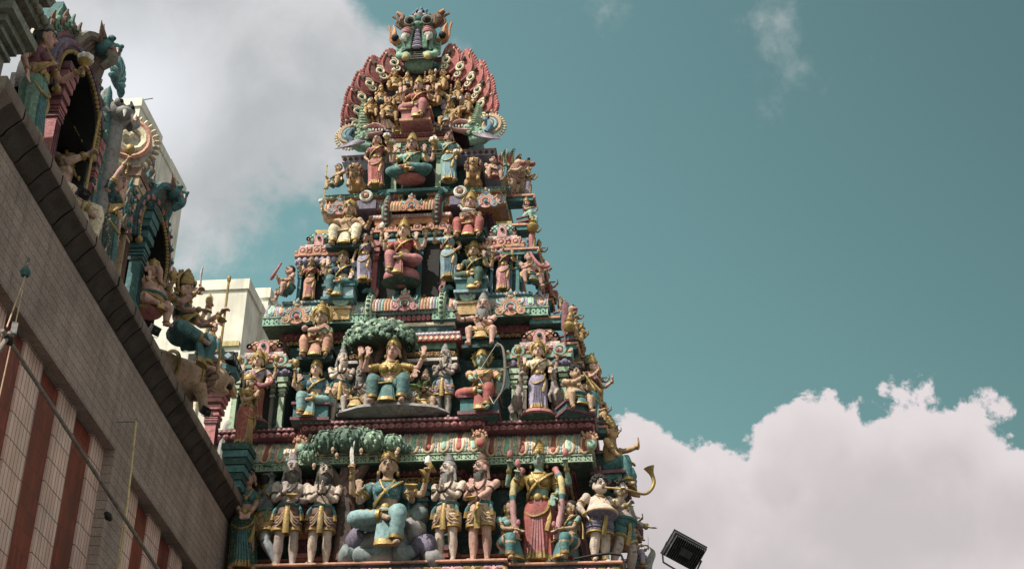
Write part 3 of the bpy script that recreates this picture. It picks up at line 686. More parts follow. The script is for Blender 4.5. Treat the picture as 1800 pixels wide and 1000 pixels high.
def kuta(xc, yf, dep, rows, wd, wr, floor, cols):
    """corner shrine: pillars, dark niche, rounded band, rosette cornice, steps, cushion dome, medallion, finial. rows = z of (finial top, dome top, dome foot, steps foot, rosettes foot, band foot)"""
    zt, zd, z1, z2, z3, z4 = rows; cd, cn, cs, cros, cband, cw, cp = cols; yc = yf+dep/2
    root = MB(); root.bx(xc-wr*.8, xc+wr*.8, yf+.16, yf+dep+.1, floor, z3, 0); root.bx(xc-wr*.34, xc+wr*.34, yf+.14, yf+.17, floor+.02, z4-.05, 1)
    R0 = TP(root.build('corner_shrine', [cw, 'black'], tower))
    for s in (-1, 1):
        pillar(xc+s*wr*.72, yf+.10, floor, z4, wr*.17, cp, R0); pillar(xc+s*wr*.42, yf+.12, floor, z4, wr*.12, (cp[1], cp[0]), R0)
    P = rect(xc-wr*.84, xc+wr*.84, yf+.05, yf+dep)
    G = MB(); h = z3-z4; sweep(G, P, [(-.06, z4), (.01, z4+.1*h), (.05, z4+.45*h), (.03, z4+.8*h), (-.03, z3)], 0)
    def f1(i, s): G.ell((0, -.01, lerp(z4, z3, .5)), (s*.44, .04, h*.42), 8, 6, 0)
    along(G, P, .03, wr*.26, f1, skip=0); G.build('rounded_band', [cband], R0)
    G = MB(); h = z2-z3; sweep(G, P, [(.02, z3+.002), (.07, z3+.004), (.075, z3+.30*h), (.05, z3+.36*h), (.05, z3+.5*h), (-.02, z3+.55*h)], [0, 0, 1, 0, 1])
    def f2(i, s):
        G.ring((0, -.01, z3+h*.62), s*.26, s*.26, s*.09, 12, 0, 5, XZ); G.ell((0, -.015, z3+h*.62), (s*.16, .03, s*.16), 8, 5, 1); G.ell((s*.5, -.0, z3+h*.52), (s*.13, .03, h*.16), 7, 5, 2); G.box((0, -.024, z3+h*.15), (s*.6, .012, h*.16), 2)
    along(G, P, .05, wr*.56, f2, skip=0); G.build('rosette_cornice', [cros, 'pink', 'salmon'], R0)
    P2 = rect(xc-wd*1.12, xc+wd*1.12, yf+.10, yf+dep)
    G = MB(); h = z1-z2; sweep(G, P2, [(.05, z2), (.06, z2+.02*h), (.06, z2+.42*h), (.0, z2+.46*h)], 0); sweep(G, P2, [(-.03, z2+.47*h), (-.02, z2+.86*h), (-.08, z2+.9*h)], 1); sweep(G, P2, [(-.1, z2+.9*h), (-.1, z1+.02)], 2)
    def f3(i, s): G.ell((0, -.004, z2+.22*h), (s*.3, .014, h*.09), 6, 4, 1)
    along(G, P2, .06, .09, f3, skip=0); G.build('stepped_base', [cs, 'white', 'teal'], R0)
    # dome: cushion on a square plan with a lattice of cords
    G = MB(); n = 40; th = np.arange(n)*2*pi/n; sq = (np.abs(np.cos(th))**5+np.abs(np.sin(th))**5)**(-1/5.); h = zd-z1
    pr = [(.72, 0), (.93, .12), (1., .32), (.98, .52), (.86, .76), (.62, .93), (.34, 1.)]; yc2 = yf+.1+wd
    G.rings([np.stack([np.cos(th)*sq*wd*r+xc, np.sin(th)*sq*wd*r+yc2, np.full(n, z1+h*t)], 1) for r, t in pr], 0)
    ts = np.linspace(.04, .97, 9); rr = np.interp(ts, [q[1] for q in pr], [q[0] for q in pr])
    for i in range(18):
        for s in (-1, 1):
            a = 2*pi*i/18+s*np.linspace(0, .75, 9); k = (np.abs(np.cos(a))**5+np.abs(np.sin(a))**5)**(-1/5.)
            G.tube(np.stack([np.cos(a)*k*wd*rr*1.01+xc, np.sin(a)*k*wd*rr*1.01+yc2, z1+h*ts], 1), wd*.035, 5, 1)
    for sx in (-1, 1):
        for sy in (-1, 1):
            G.ell((xc+sx*wd*.80, yc2+sy*wd*.80, z1+h*.30), (wd*.17, wd*.17, h*.30), 9, 7, 2); G.ring((xc+sx*wd*.84, yc2-wd*.95, z1+h*.35), wd*.12, wd*.12, wd*.05, 10, 1, 5, XZ)
    G.build('dome', [cd, cn, 'pink'], R0)
    G = MB(); G.lathe([(0, .05), (wd*.27, .04), (wd*.32, 0), (wd*.29, -.04)], (xc, yf+.08, z1+h*.22), 16, 0, ax=XZ); G.bx(xc-wd*.32, xc+wd*.32, yf+.04, yf+.2, z2+.3*(z1-z2), z1+h*.2, 0); G.ell((xc, yf+.02, z1+h*.22), (wd*.13, .03, wd*.13), 8, 6, 1)
    for i in range(11): q = pi*i/10; G.ell((xc+cos(q)*wd*.32, yf+.05, z1+h*.22+sin(q)*wd*.32), wd*.055, 6, 4, 0)
    G.build('arch_medallion', [cs, 'dteal'], R0)
    hf = zt-zd; G = MB(); 
    for k, (q, w) in enumerate(((0, .62), (.33, .5), (.66, .56))): G.bx(xc-wd*w, xc+wd*w, yc2-wd*.28, yc2+wd*.28, zd-.02+hf*q, zd-.02+hf*(q+.30), 0)
    G.build('finial', ['gold'], R0)
def barrel(x0, x1, yf, z0, R, cols, medcols, med_w, nfin, fin_h, wheel):
    """barrel roof lying along x with coloured ribs, end wheels, centre medallion and finials"""
    G = MB(); n = 14; a = np.linspace(-.25, pi+.2, n); yc = yf+R; zc = z0+R*.25; K = max(10, int((x1-x0)/.055))
    pts = lambda x, r: np.stack([np.full(n, x), yc-np.cos(a)*r, zc+np.sin(a)*r*.82], 1)
    RR = np.array([pts(x, R*.94) for x in np.linspace(x0, x1, 3)]); f = []
    for i in range(2):
        for j in range(n-1): f.append((i*n+j, i*n+j+1, (i+1)*n+j+1, (i+1)*n+j))
    G.add(RR.reshape(-1, 3), f, 0)
    for i in range(K):
        x = lerp(x0, x1, (i+.5)/K); c = i % len(cols); P = pts(x, R); G.tube(P, (x1-x0)/K*.44, 6, c)
        if c % 2 == 0:
            for j in range(1, n-3): G.ell(lerp(P[j], P[j+1], .5), (x1-x0)/K*.5, 5, 4, c)
    R0 = TP(G.build('barrel_roof', list(cols), tower))
    for s, xe in ((-1, x0), (1, x1)):
        W = MB(); AX = ry3(pi/2)
        W.lathe([(0, -.07), (R*.9, -.07), (R*1.08, -.05), (R*1.14, 0), (R*1.08, .05), (R*.9, .07), (0, .07)], (xe, yc-.02, zc+.02), 24, 0, ax=AX@np.diag([1, 1, 1]))
        for k in range(26): q = 2*pi*k/26; W.ell((xe, yc-.02-cos(q)*R*1.12, zc+.02+sin(q)*R*1.12), (.04, .03, .03), 6, 4, 1)
        W.ring((xe+s*.08, yc-.02, zc), R*.7, R*.7, .03, 20, 1, 6, AX); W.ring((xe-s*.08, yc-.02, zc), R*.8, R*.8, .025, 20, 1, 6, AX); W.build('end_wheel', wheel[:2], R0)
        W = MB(); zt = zc+R*1.05; yy = yc-.1
        W.tube(cr([(xe, yy+.1, zt-.05), (xe+s*.02, yy-.03, zt+.06), (xe+s*.10, yy-.08, zt+.10), (xe+s*.17, yy-.1, zt+.04)], 3), np.linspace(.09, .035, 10), 8, 0); W.ell((xe+s*.05, yy-.06, zt+.1), (.06, .06, .055), 8, 6, 0)
        W.tube(cr([(xe-s*.02, yy+.05, zt), (xe-s*.09, yy, zt+.12), (xe-s*.05, yy, zt+.2)], 3), np.linspace(.05, .012, 7), 6, 1)
        for q in (-1, 1): W.ell((xe+s*.06, yy-.06+q*.045, zt+.12), .016, 6, 4, 2)
        W.build('bird_head', ['teal', 'rose', 'black'], R0)
    for i in range(nfin): finial(lerp(x0, x1, (i+.5)/nfin*.62+.19), yc, zc+R*.74, fin_h, R0)
    medal((x0+x1)/2, yf-.03, z0-.03, med_w, medcols, R0)
    return R0
Z8 = lambda row, Y: zr(row, Y, 800)
# ================================================================== first storey in view
ZF1 = 10.66
PF = plan(2.09, 3.95, 0, .22)
G = MB(); sweep(G, PF, [(-.3, 0), (-.3, 9.0), (-.06, 9.2), (-.06, 10.63)], 0); tpart(G, 'tower_base', ['dteal'])
scrolls(PF, -.055, 10.20, 10.605, 'scroll_frieze', ['navy', 'gold', 'pink', 'salmon'], .34)
slab(PF, 0, 10.615, 10.66, 'frieze_ledge', 'salmon'); slab(PF, 0, 10.06, 10.14, 'frieze_ledge', 'salmon')
P1 = plan(1.08, 2.95, .75, .22)
Z1 = lambda row, out: Z8(row, .75-out)
wall(P1, ZF1, Z1(757, .3), 'dteal')
slab(P1, .16, ZF1, ZF1+.1, 'wall_plinth', 'teal'); discs(P1, .12, ZF1+.10, ZF1+.24, 'plinth_roll', ['dteal', 'dgreen'], .16); slab(P1, .14, ZF1+.26, ZF1+.34, 'plinth_cap', 'red'); slab(P1, .08, ZF1+.36, ZF1+.42, 'plinth_cap', 'salmon')
zw = Z1(854, 0)
P1root = tower
for s in (-1, 1):
    for xx in (.55, 1.0):
        TP(pillar(s*xx, .72, ZF1+.40, zw, .14, ('teal', 'plum'), tower))
    for xx in (1.55, 2.86):
        TP(pillar(s*xx, .94, ZF1+.40, zw, .16, ('plum', 'pink'), tower))
        G = MB(); G.bx(s*xx-.14, s*xx+.14, .80, .86, ZF1+.75, ZF1+1.3, 0); G.bx(s*xx-.10, s*xx+.10, .785, .81, ZF1+.8, ZF1+1.25, 1)
        for k in range(3): G.spiral((s*xx, .78, ZF1+.88+.14*k), .075, 1.5, .25, 2, sgn=(-1)**k)
        tpart(G, 'wall_panel', ['salmon', 'pink', 'rose'])
scrolls(P1, .07, Z1(851, .07), Z1(835, .07), 'scroll_band', ['dbrown', 'ochre'], .22)
waves(P1, .15, Z1(832, .15), Z1(817, .15), 'wave_band', ['plum', 'rose'], .20)
fret(P1, .50, Z1(809, .5), Z1(796, .5), 'fretwork_band', ['pgreen', 'dgreen', 'dgreen'], .15, .42)
kapota(P1, .50, .31, Z1(793, .5), Z1(762, .31), 'panel_cornice', ['cream', 'tan'], .262, ('red', 'mint'), 'lblue')
for x, y in ((1.56, .24), (-1.56, .24), (3.43, .46), (-3.43, .46)):
    G = MB(); z0 = Z1(793, .5); G.ell((x, y, z0+.18), (.11, .1, .17), 10, 8, 0); G.ell((x+.02, y-.09, z0+.10), (.075, .05, .085), 10, 7, 1); G.ell((x-.03, y-.09, z0+.26), (.05, .04, .05), 8, 6, 2)
    for k in range(7): q = pi*k/6; G.ell((x+cos(q)*.11, y-.07, z0+.24+sin(q)*.1), .028, 6, 4, 2)
    tpart(G, 'corner_scroll', ['tan', 'red' if x == 1.56 else 'mint', 'salmon'])
scrolls(P1, .30, Z1(761, .30), Z1(754, .30), 'scale_band', ['grey', 'dlilac'], .10)
discs(P1, .50, Z1(750, .5), Z1(739.5, .5), 'disc_band', ['plum', 'rose'], .135)
checks(P1, .55, Z1(737.5, .55), Z1(732, .55), 'checked_edge', ['plum', 'pink'], .09)
ZF2 = Z1(732, .55)+.004
G = MB(); sweep(G, P1, [(.5, ZF2-.03), (.5, ZF2)], 0); tpart(G, 'storey_floor', ['plum'])
# ================================================================== second storey
P2 = plan(.62, 2.2, 1.0, .22); Z2 = lambda row, out: zr(row, 1.22-out, 930)
zt2 = Z2(520, .25); wall(P2, ZF2, zt2+.02, 'dteal')
zb = zr(530, .84, 900)
for PS, PB in zip(sides(.98, 2.2, 1.22), sides(1.0, 2.34, .84)):
    scrolls(PS, .06, Z2(592, .06), Z2(583, .06), 'scroll_band', ['dbrown', 'ochre'], .2)
    waves(PS, .15, Z2(581, .15), Z2(567, .15), 'wave_band', ['plum', 'red'], .2)
    fret(PS, .45, Z2(555, .45), Z2(539, .45), 'fretwork_band', ['mint', 'dteal', 'dgreen'], .17, .38)
    kapota(PS, .44, .27, Z2(538, .44), Z2(519, .27), 'panel_cornice', ['pgreen', 'lilac'], .20, ('mint', 'salmon'), 'tan')
    slab(PB, -.03, zb, zr(517, .84, 900), 'storey_floor', 'teal')
    checks(PB, .0, zr(517, .84, 900)+.001, zr(513.5, .84, 900), 'dotted_edge', ['lblue', 'dteal'], .07)
ZF3 = zr(513.5, .84, 900)+.004
G = MB(); G.bx(-1.0, 1.0, 1.0, 1.6, ZF3-.12, ZF3-.002); tpart(G, 'storey_floor', ['salmon'])
rk = lambda rows, Y, col: [zr(r, Y, col) for r in rows]
K2 = (['salmon', 'dbrown', 'pink', 'mint', 'dlilac', 'dteal', ('pgreen', 'stone')])
for s in (-1, 1): kuta(s*2.52, .52, .75, rk((566, 573, 597, 614, 634, 650), .62, 945), .34, .60, ZF2, K2)
for s in (-1, 1): medal(s*1.98, .66, zr(557, .72, 905), .58, ('tan', 'salmon', 'lblue', 'rose'), tower)
# centre shrine of the second storey
PC = rect(-.86, .86, .92, 2.0); ZC = lambda row, out: zr(row, .92-out, 770)
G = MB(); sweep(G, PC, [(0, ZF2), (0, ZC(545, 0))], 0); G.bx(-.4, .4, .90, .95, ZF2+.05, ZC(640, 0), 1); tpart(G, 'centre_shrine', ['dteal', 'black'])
slab(PC, .16, ZC(634, .16), ZC(628, .16), 'shrine_moulding', 'white'); scrolls(PC, .10, ZC(626, .1), ZC(617, .1), 'scroll_band', ['brown', 'ochre'], .16)
slab(PC, .13, ZC(613, .13), ZC(601, .13), 'shrine_moulding', 'green'); checks(PC, .22, ZC(598, .22), ZC(589, .22), 'checked_edge', ['red', 'cream'], .10); checks(PC, .20, ZC(588, .2), ZC(583, .2), 'dotted_edge', ['lilac', 'white'], .07)
slab(PC, .05, ZC(583, .05), ZC(572, .05), 'shrine_moulding', 'dteal'); slab(PC, .08, ZC(571, .08), ZC(565, .08), 'shrine_moulding', 'cream')
discs(PC, .08, ZC(563, .08), ZC(552, .08), 'disc_band', ['plum', 'rose'], .09); checks(PC, .10, ZC(550, .1), ZC(543, .1), 'dotted_edge', ['lblue', 'white'], .06); slab(PC, .03, ZC(543, .03), ZC(538, .03), 'shrine_moulding', 'dgreen')
barrel(-.66, .70, .72, zr(546, .72, 702), .36, ['ochre', 'pink', 'cream', 'lilac', 'mint', 'salmon'], ('pink', 'rose', 'mint', 'plum'), .52, 3, .19, ('pgreen', 'dgreen'))
for s in (-1, 1):
    G = MB(); x = s*1.18; z0 = zr(553, .72, 800); G.bx(x-.17, x+.17, .72, 1.1, z0, z0+.22, 0); G.bx(x-.2, x+.2, .69, 1.1, z0+.22, z0+.27, 1); tpart(G, 'bracket_block', ['ochre', 'tan'])
    G = MB(); G.ring((x, .70, z0+.40), .12, .12, .04, 16, 0, 6, XZ); G.ring((x, .68, z0+.40), .06, .06, .035, 12, 1, 6, XZ); G.ell((x, .67, z0+.4), .035, 8, 6, 2); tpart(G, 'rosette', ['pgreen', 'lblue', 'red'])
# ================================================================== third storey
P3 = plan(.5, 1.36, 1.35, .18); Z3 = lambda row, out: zr(row, 1.53-out, 860)
wall(P3, ZF3, Z3(336, .3), 'dteal')
for PS in sides(.66, 1.36, 1.53):
    discs(PS, .12, Z3(379, .12), Z3(370, .12), 'disc_band', ['plum', 'rose'], .11)
    slab(PS, .30, Z3(366, .3), Z3(362, .3), 'soffit_board', 'orange')
    kapota(PS, .42, .28, Z3(359, .42), Z3(338, .28), 'panel_cornice', ['salmon', 'tan'], .19, ('salmon', 'lilac'), 'lblue')
    fret(PS, .42, Z3(336, .42), Z3(330, .42), 'fretwork_band', ['mint', 'dteal', 'orange'], .13, .36)
ZF4 = Z3(330, .42)+.004
for PS in sides(.66, 1.36, 1.53): G = MB(); sweep(G, PS, [(.38, ZF4-.03), (.38, ZF4)], 0); tpart(G, 'storey_floor', ['green'])
G = MB(); G.bx(-.7, .7, 1.0, 1.6, ZF4-.07, ZF4-.004); tpart(G, 'storey_floor', ['teal'])
K3 = (['mint', 'dteal', 'pink', 'salmon', 'lilac', 'dteal', ('teal', 'blue')])
for s in (-1, 1): kuta(s*1.76, .86, .62, rk((377, 388, 411, 425, 440, 452), .95, 887), .27, .43, ZF3, K3)
for s in (-1, 1): medal(s*1.42, .98, zr(366, 1.0, 857), .50, ('lblue', 'pink', 'salmon', 'blue'), tower)
PC3 = rect(-.62, .62, 1.10, 2.2); ZD = lambda row, out: zr(row, 1.10-out, 760)
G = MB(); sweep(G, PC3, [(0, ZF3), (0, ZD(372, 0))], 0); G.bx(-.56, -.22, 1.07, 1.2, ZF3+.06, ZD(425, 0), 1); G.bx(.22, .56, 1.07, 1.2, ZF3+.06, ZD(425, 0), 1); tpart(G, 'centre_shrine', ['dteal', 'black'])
for s in (-1, 1): TP(pillar(s*.66, 1.04, ZF3, ZD(425, 0), .10, ('rose', 'plum'), tower)); TP(pillar(s*.2, 1.04, ZF3, ZD(425, 0), .09, ('teal', 'blue'), tower))
slab(PC3, .12, ZD(423, .12), ZD(417, .12), 'shrine_moulding', 'lblue'); discs(PC3, .10, ZD(415, .1), ZD(407, .1), 'disc_band', ['dteal', 'teal'], .10)
G = MB(); z0, z1 = ZD(405, .14), ZD(394, .14); sweep(G, PC3, [(.1, z0), (.16, z0+.004), (.16, z0+.05), (.06, z0+.06)], 0)
def f2(i, s): G.ring((0, 0, z0+.10), s*.27, s*.27, s*.10, 12, 0, 5, XZ); G.ell((0, -.01, z0+.1), (s*.16, .03, s*.16), 8, 5, 1); G.ell((s*.5, 0, z0+.08), (s*.15, .03, .04), 7, 5, 0)
along(G, PC3, .12, .24, f2, skip=0); tpart(G, 'rosette_cornice', ['salmon', 'pink'])
slab(PC3, .10, ZD(392, .1), ZD(381, .1), 'shrine_moulding', 'orange'); checks(PC3, .14, ZD(380, .14), ZD(374, .14), 'checked_edge', ['pink', 'white'], .06)
G = MB(); sweep(G, PC3, [(-.02, ZD(373, .02)), (-.06, ZD(366, -.02))], 0); tpart(G, 'shrine_moulding', ['red'])
barrel(-.48, .50, .86, zr(371, .86, 718), .33, ['salmon', 'ochre', 'tan'], ('salmon', 'orange', 'lblue', 'rose'), .44, 3, .17, ('plum', 'green'))
for s in (-1, 1): slab(rect(s*.92-.2, s*.92+.2, .98, 1.4), 0, zr(360, .98, 800), zr(344, .98, 800), 'bracket_block', 'dlilac'); G = MB(); G.ring((s*.92, .97, zr(338, .98, 800)), .10, .10, .035, 14, 0, 6, XZ); G.ell((s*.92, .95, zr(338, .98, 800)), .05, 8, 6, 1); tpart(G, 'rosette', ['white', 'salmon'])
# ================================================================== fourth storey
P4 = plan(.42, 1.12, 1.58, .12); Z4 = lambda row, out: zr(row, 1.70-out, 850)
wall(P4, ZF4, Z4(262, .2), 'dteal')
waves(P4, .12, Z4(290, .12), Z4(281, .12), 'wave_band', ['dplum', 'plum'], .16); slab(P4, .30, Z4(277, .3), Z4(274, .3), 'soffit_board', 'plum'); checks(P4, .42, Z4(273, .42), Z4(264, .42), 'checked_edge', ['lilac', 'dplum'], .12); slab(P4, .44, Z4(263, .44), Z4(260.5, .44), 'shrine_moulding', 'tan')
ZF5 = Z4(260.5, .44)+.004
PC4 = rect(-.50, .50, 1.30, 2.2); ZE = lambda row, out: zr(row, 1.30-out, 765)
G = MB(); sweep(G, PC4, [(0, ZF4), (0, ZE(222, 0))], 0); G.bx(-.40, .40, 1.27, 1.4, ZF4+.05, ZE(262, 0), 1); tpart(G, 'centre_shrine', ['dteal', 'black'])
for s in (-1, 1): TP(pillar(s*.44, 1.22, ZF4, ZE(258, 0), .11, ('pgreen', 'green'), tower))
for r0, r1, o, c in ((258, 252, .10, 'teal'), (251, 247, .05, 'mint'), (246, 240, .10, 'salmon'), (233, 228, .12, 'pink'), (227, 223, .18, 'lilac')): slab(PC4, o, ZE(r0, o), ZE(r1, o), 'shrine_moulding', c)
discs(PC4, .08, ZE(240, .08), ZE(234, .08), 'disc_band', ['red', 'rose'], .07)
G = MB()
for x in (-.3, 0, .3): G.ell((x, 1.16, ZE(220, .12)), (.075, .06, .05), 10, 6, 0); G.ell((x, 1.12, ZE(219, .12)), (.03, .05, .035), 8, 5, 1)
tpart(G, 'bud_row', ['lilac', 'dlilac'])
# ================================================================== gable arch on top
YA = 1.30
A_ = lambda px, py, Y=YA: at(px, py, Y)
C0 = A_(740, 198); XC, ZC0 = 0.02, C0[2]
RI = abs(A_(845, 198)[0]-A_(637, 198)[0])/2       # rim radius
VS = 1.0
G = MB(); a = np.linspace(radians(-32), radians(212), 40)
n = len(a)
for y0, r, m in ((YA+.10, RI*1.0, 0),):
    G.rings([np.stack([XC+np.cos(a)*q*r, np.full(n, y), ZC0+np.sin(a)*q*r], 1) for q, y in ((.02, y0+.02), (.5, y0+.04), (.97, y0), (.99, y0+.3), (.02, y0+.3))], m)
# barrel roof running back behind the arch
G.rings([np.stack([XC+np.cos(a)*r, np.full(n, y), ZC0-.05+np.sin(a)*r], 1) for y, r in ((YA+.35, RI*.9), (5., RI*.9))], 1)
arch = _b0(G, 'gable_arch', ['dplum', 'teal'], tower)
G = MB(); G.tube(np.stack([XC+np.cos(a)*RI, np.full(n, YA+.02), ZC0+np.sin(a)*RI], 1), .075, 8, 0)
for i in range(34):
    q = radians(-28+i*236/33); G.ell((XC+cos(q)*RI, YA-.055, ZC0+sin(q)*RI), (.035, .03, .035), 6, 4, 1)
_b0(G, 'arch_rim', ['teal', 'lblue'], arch)
G = MB(); aa = np.linspace(radians(-20), radians(200), 56); nn = len(aa); sc_ = 1+.045*np.abs(np.sin(aa*11))
G.rings([np.stack([XC+np.cos(aa)*RI*q*(sc_ if q > 1.1 else 1), np.full(nn, y), ZC0+np.sin(aa)*RI*q*(sc_ if q > 1.1 else 1)], 1) for q, y in ((.98, YA+.30), (.98, YA+.06), (1.20, YA+.08), (1.24, YA+.16), (1.20, YA+.30))], 0)
for i in range(60):
    q = radians(-16+i*212/59); G.ell((XC+cos(q)*RI*1.12, YA+.05, ZC0+sin(q)*RI*1.12), (.05, .04, .05), 6, 4, 1)
_b0(G, 'scalloped_border', ['dred', 'red'], arch)
b = np.linspace(0, pi, 30); G = MB(); r2 = RI*.56
G.tube(np.stack([XC-.02+np.cos(b)*r2, np.full(30, YA-.10), ZC0-.15+np.sin(b)*r2*1.02], 1), .05, 7, 0)
for i in range(26): q = pi*i/25; G.ell((XC-.02+cos(q)*r2, YA-.15, ZC0-.15+sin(q)*r2*1.02), (.06, .03, .035), 6, 4, 0, ry3(-q+pi/2))
G.rings([np.stack([XC-.02+np.cos(b)*r2*q, np.full(30, y), ZC0-.15+np.sin(b)*r2*q], 1) for q, y in ((.02, YA+.02), (.96, YA-.02))], 1)
for i in range(12): q = pi*(i+.5)/12; G.ell((XC-.02+cos(q)*r2*.8, YA-.06, ZC0-.15+sin(q)*r2*.8), (.10, .05, .08), 7, 5, 2)
_b0(G, 'inner_arch', ['tan', 'dteal', 'lilac'], arch)
def flame(x, y, z, ang, w, h, sd, yaw):
    """flame tongue with a scroll and beads, pointing along ang from the vertical"""
    G = MB(); Rm = rz3(yaw)@ry3(ang); T = np.eye(4); T[:3, :3] = Rm; T[:3, 3] = (x, y, z); G.T = T
    ts = np.linspace(0, 1, 15); c = [V(sd*w*.16*sin(t*4.4), 0, h*t) for t in ts]
    wd = np.interp(ts, [0, .15, .4, .6, .8, .93, 1], [.36, .5, .5, .43, .27, .11, .015])*w
    th = np.arange(12)*2*pi/12
    G.rings([np.stack([c[i][0]+np.cos(th)*wd[i], np.sin(th)*(.05+.12*wd[i]), np.full(12, c[i][2])], 1) for i in range(15)], 0)
    for s in (-1, 1):
        for i in range(1, 14): G.ell(c[i]+V(s*wd[i], -.01, .012), (.034*w/.45, .03, .045*w/.45), 6, 4, 1 if i % 2 else 0)
        G.tube([c[i]+V(s*wd[i]*.62, -.065-.1*wd[i], 0) for i in range(0, 13)], np.linspace(.026, .010, 13), 5, 1)
    G.spiral((sd*w*.02, -.13, h*.36), w*.22, 1.5, .30, 2, sgn=sd, ph=pi/2); G.ell((sd*w*.02, -.15, h*.36), w*.085, 7, 5, 3)
    G.spiral((-sd*w*.03, -.12, h*.15), w*.17, 1.4, .30, 2, sgn=-sd, ph=pi/2); G.ell((0, -.12, h*.62), (w*.07, .05, h*.07), 7, 5, 3); G.ell((sd*w*.1, -.09, h*.78), (w*.04, .03, h*.05), 7, 5, 2)
    return _b0(G, 'flame_tongue', ['red' if sd > 0 else 'dred', 'rose' if sd > 0 else 'red', 'cream', 'dgreen'], arch)  # left tongues get darker reds: their shade is put into the paint
FL = [((678, 88), (700, 132)), ((648, 104), (676, 146)), ((627, 131), (656, 166)), ((612, 158), (641, 188)), ((604, 186), (634, 210)), ((601, 212), (630, 230))]
FRt = [((797, 77), (782, 130)), ((827, 89), (805, 144)), ((852, 112), (823, 160)), ((867, 138), (836, 180)), ((873, 165), (843, 202)), ((874, 194), (846, 224))]
for S_, sd in ((FL, -1), (FRt, 1)):
    for (tx, tz), (bx_, bz) in S_:
        B_ = A_(bx_, bz); T_ = A_(tx, tz, YA-.12); d = T_-B_; h = math.hypot(d[0], d[2]); yaw = -sd*.55*min(1, abs(B_[0]-XC)/RI)
        flame(B_[0], YA+.04, B_[2], math.atan2(d[0], d[2]), .52, h*1.12, sd, yaw)
# water beasts at both feet of the arch
for s, (hx, hz), (tx, tz), (fx, fz) in ((-1, (650, 240), (617, 246), (640, 264)), (1, (823, 232), (862, 228), (838, 252))):
    R0 = MB(); h = A_(hx, hz, YA-.2); t = A_(tx, tz, YA-.15); f = A_(fx, fz, YA-.2); up = A_(740+s*100, 200, YA-.1)
    R0.tube(cr([f+V(-s*.15, .0, .06), f+V(s*.12, .02, .16), h+V(s*.12, 0, .02), lerp(h, up, .5)+V(s*.06, 0, 0), up+V(s*.01, 0, .05), up+V(s*.02, .02, .28)], 5), np.interp(np.linspace(0, 1, 26), [0, .2, .45, .75, 1], [.10, .15, .15, .10, .05]), 12, 0)
    R0.ell(h+V(0, -.05, .02), (.15, .14, .12), 12, 8, 0); R0.ell(h+V(s*.06, -.19, .09), .045, 8, 6, 1)
    for k in range(9): q = lerp(h+V(s*.1, -.16, .1), up+V(s*.02, -.12, .1), k/8); R0.ell(q, (.1-.006*k, .03, .02), 7, 4, 2)
    PT = cr([h+V(s*.12, 0, .02), lerp(h, up, .5)+V(s*.06, 0, 0), up+V(s*.01, 0, .05), up+V(s*.02, .02, .28)], 7)
    for k in range(len(PT)-1):
        d_ = unit(PT[k+1]-PT[k]); r_ = lerp(.15, .055, k/len(PT)); R0.tube([PT[k]-d_*.012, PT[k], PT[k]+d_*.012], [r_*.95, r_*1.12, r_*.95], 10, 2)
    for k in range(26): R0.ell(h+V(s*random.uniform(.0, .3), -.13+random.uniform(-.02, .02), random.uniform(-.14, .08)), (.03, .02, .03), 6, 4, 2)
    m = _b0(R0, 'water_beast', ['mint', 'cream', 'pgreen'], tower)
    G = MB(); G.tube(cr([h+V(s*.05, -.10, .10), h+V(-s*.16, -.16, .14), h+V(-s*.34, -.14, .05)], 4), np.linspace(.10, .055, 9), 8, 0, fl=.5); G.tube(cr([h+V(s*.05, -.08, -.06), h+V(-s*.16, -.14, -.06), h+V(-s*.28, -.14, -.02)], 4), np.linspace(.09, .05, 9), 8, 0, fl=.5)
    for k in range(6): G.ell(h+V(-s*(.04+.06*k), -.17, .02+.02*(k % 2)), (.022, .02, .035), 6, 4, 1)
    _b0(G, 'open_jaw', ['pink', 'white'], m)
    G = MB(); G.spiral(t+V(0, -.06, .04), .25, 1.3, .22, 0, sgn=-s, ph=pi/2 if s > 0 else pi/2); G.spiral(t+V(0, -.10, .04), .15, 1.2, .3, 1, sgn=-s, ph=pi/2)
    for k in range(22): q = radians(-100+k*12); G.ell(t+V(s*cos(q)*.29, -.04, .04+sin(q)*.29), (.05, .035, .028), 6, 4, 2, ry3(-q if s > 0 else q))
    G.tube(cr([t+V(-s*.05, -.15, -.16), t+V(s*.02, -.18, -.05), t+V(-s*.03, -.18, .07), t+V(-s*.12, -.2, .10)], 4), np.linspace(.075, .03, 13), 8, 3); G.ell(t+V(-s*.07, -.19, .10), .055, 8, 6, 3)
    _b0(G, 'scroll_tail', ['tan', 'lblue', 'cream', 'blue'], m)
    G = MB()
    for k in range(7): p0 = f+V(s*(-.05+.02*k), -.18-.01*k, .07-.015*k); G.tube(cr([p0, p0+V(s*.16, -.05, -.02-.01*k), p0+V(s*(.34+.02*k), -.02, -.05+.03*(3-k)*.6)], 4), np.interp(np.linspace(0, 1, 9), [0, .5, 1], [.035, .05, .01]), 7, k % 2, fl=.45)
    _b0(G, 'wing', ['lilac', 'grey'], m)
    G = MB()
    for k in range(7): p0 = h+V(-s*(.22+.05*k), -.02, .16); G.tube(cr([p0, p0+V(-s*(.03-.02*k), -.05, .09), p0+V(-s*(.06-.03*k), -.1, .15+.01*(k % 2))], 3), [.03, .035, .035, .03, .022, .014, .005], 6, k % 2, fl=.5)
    _b0(G, 'leaf_crest', ['pink', 'cream'], m)
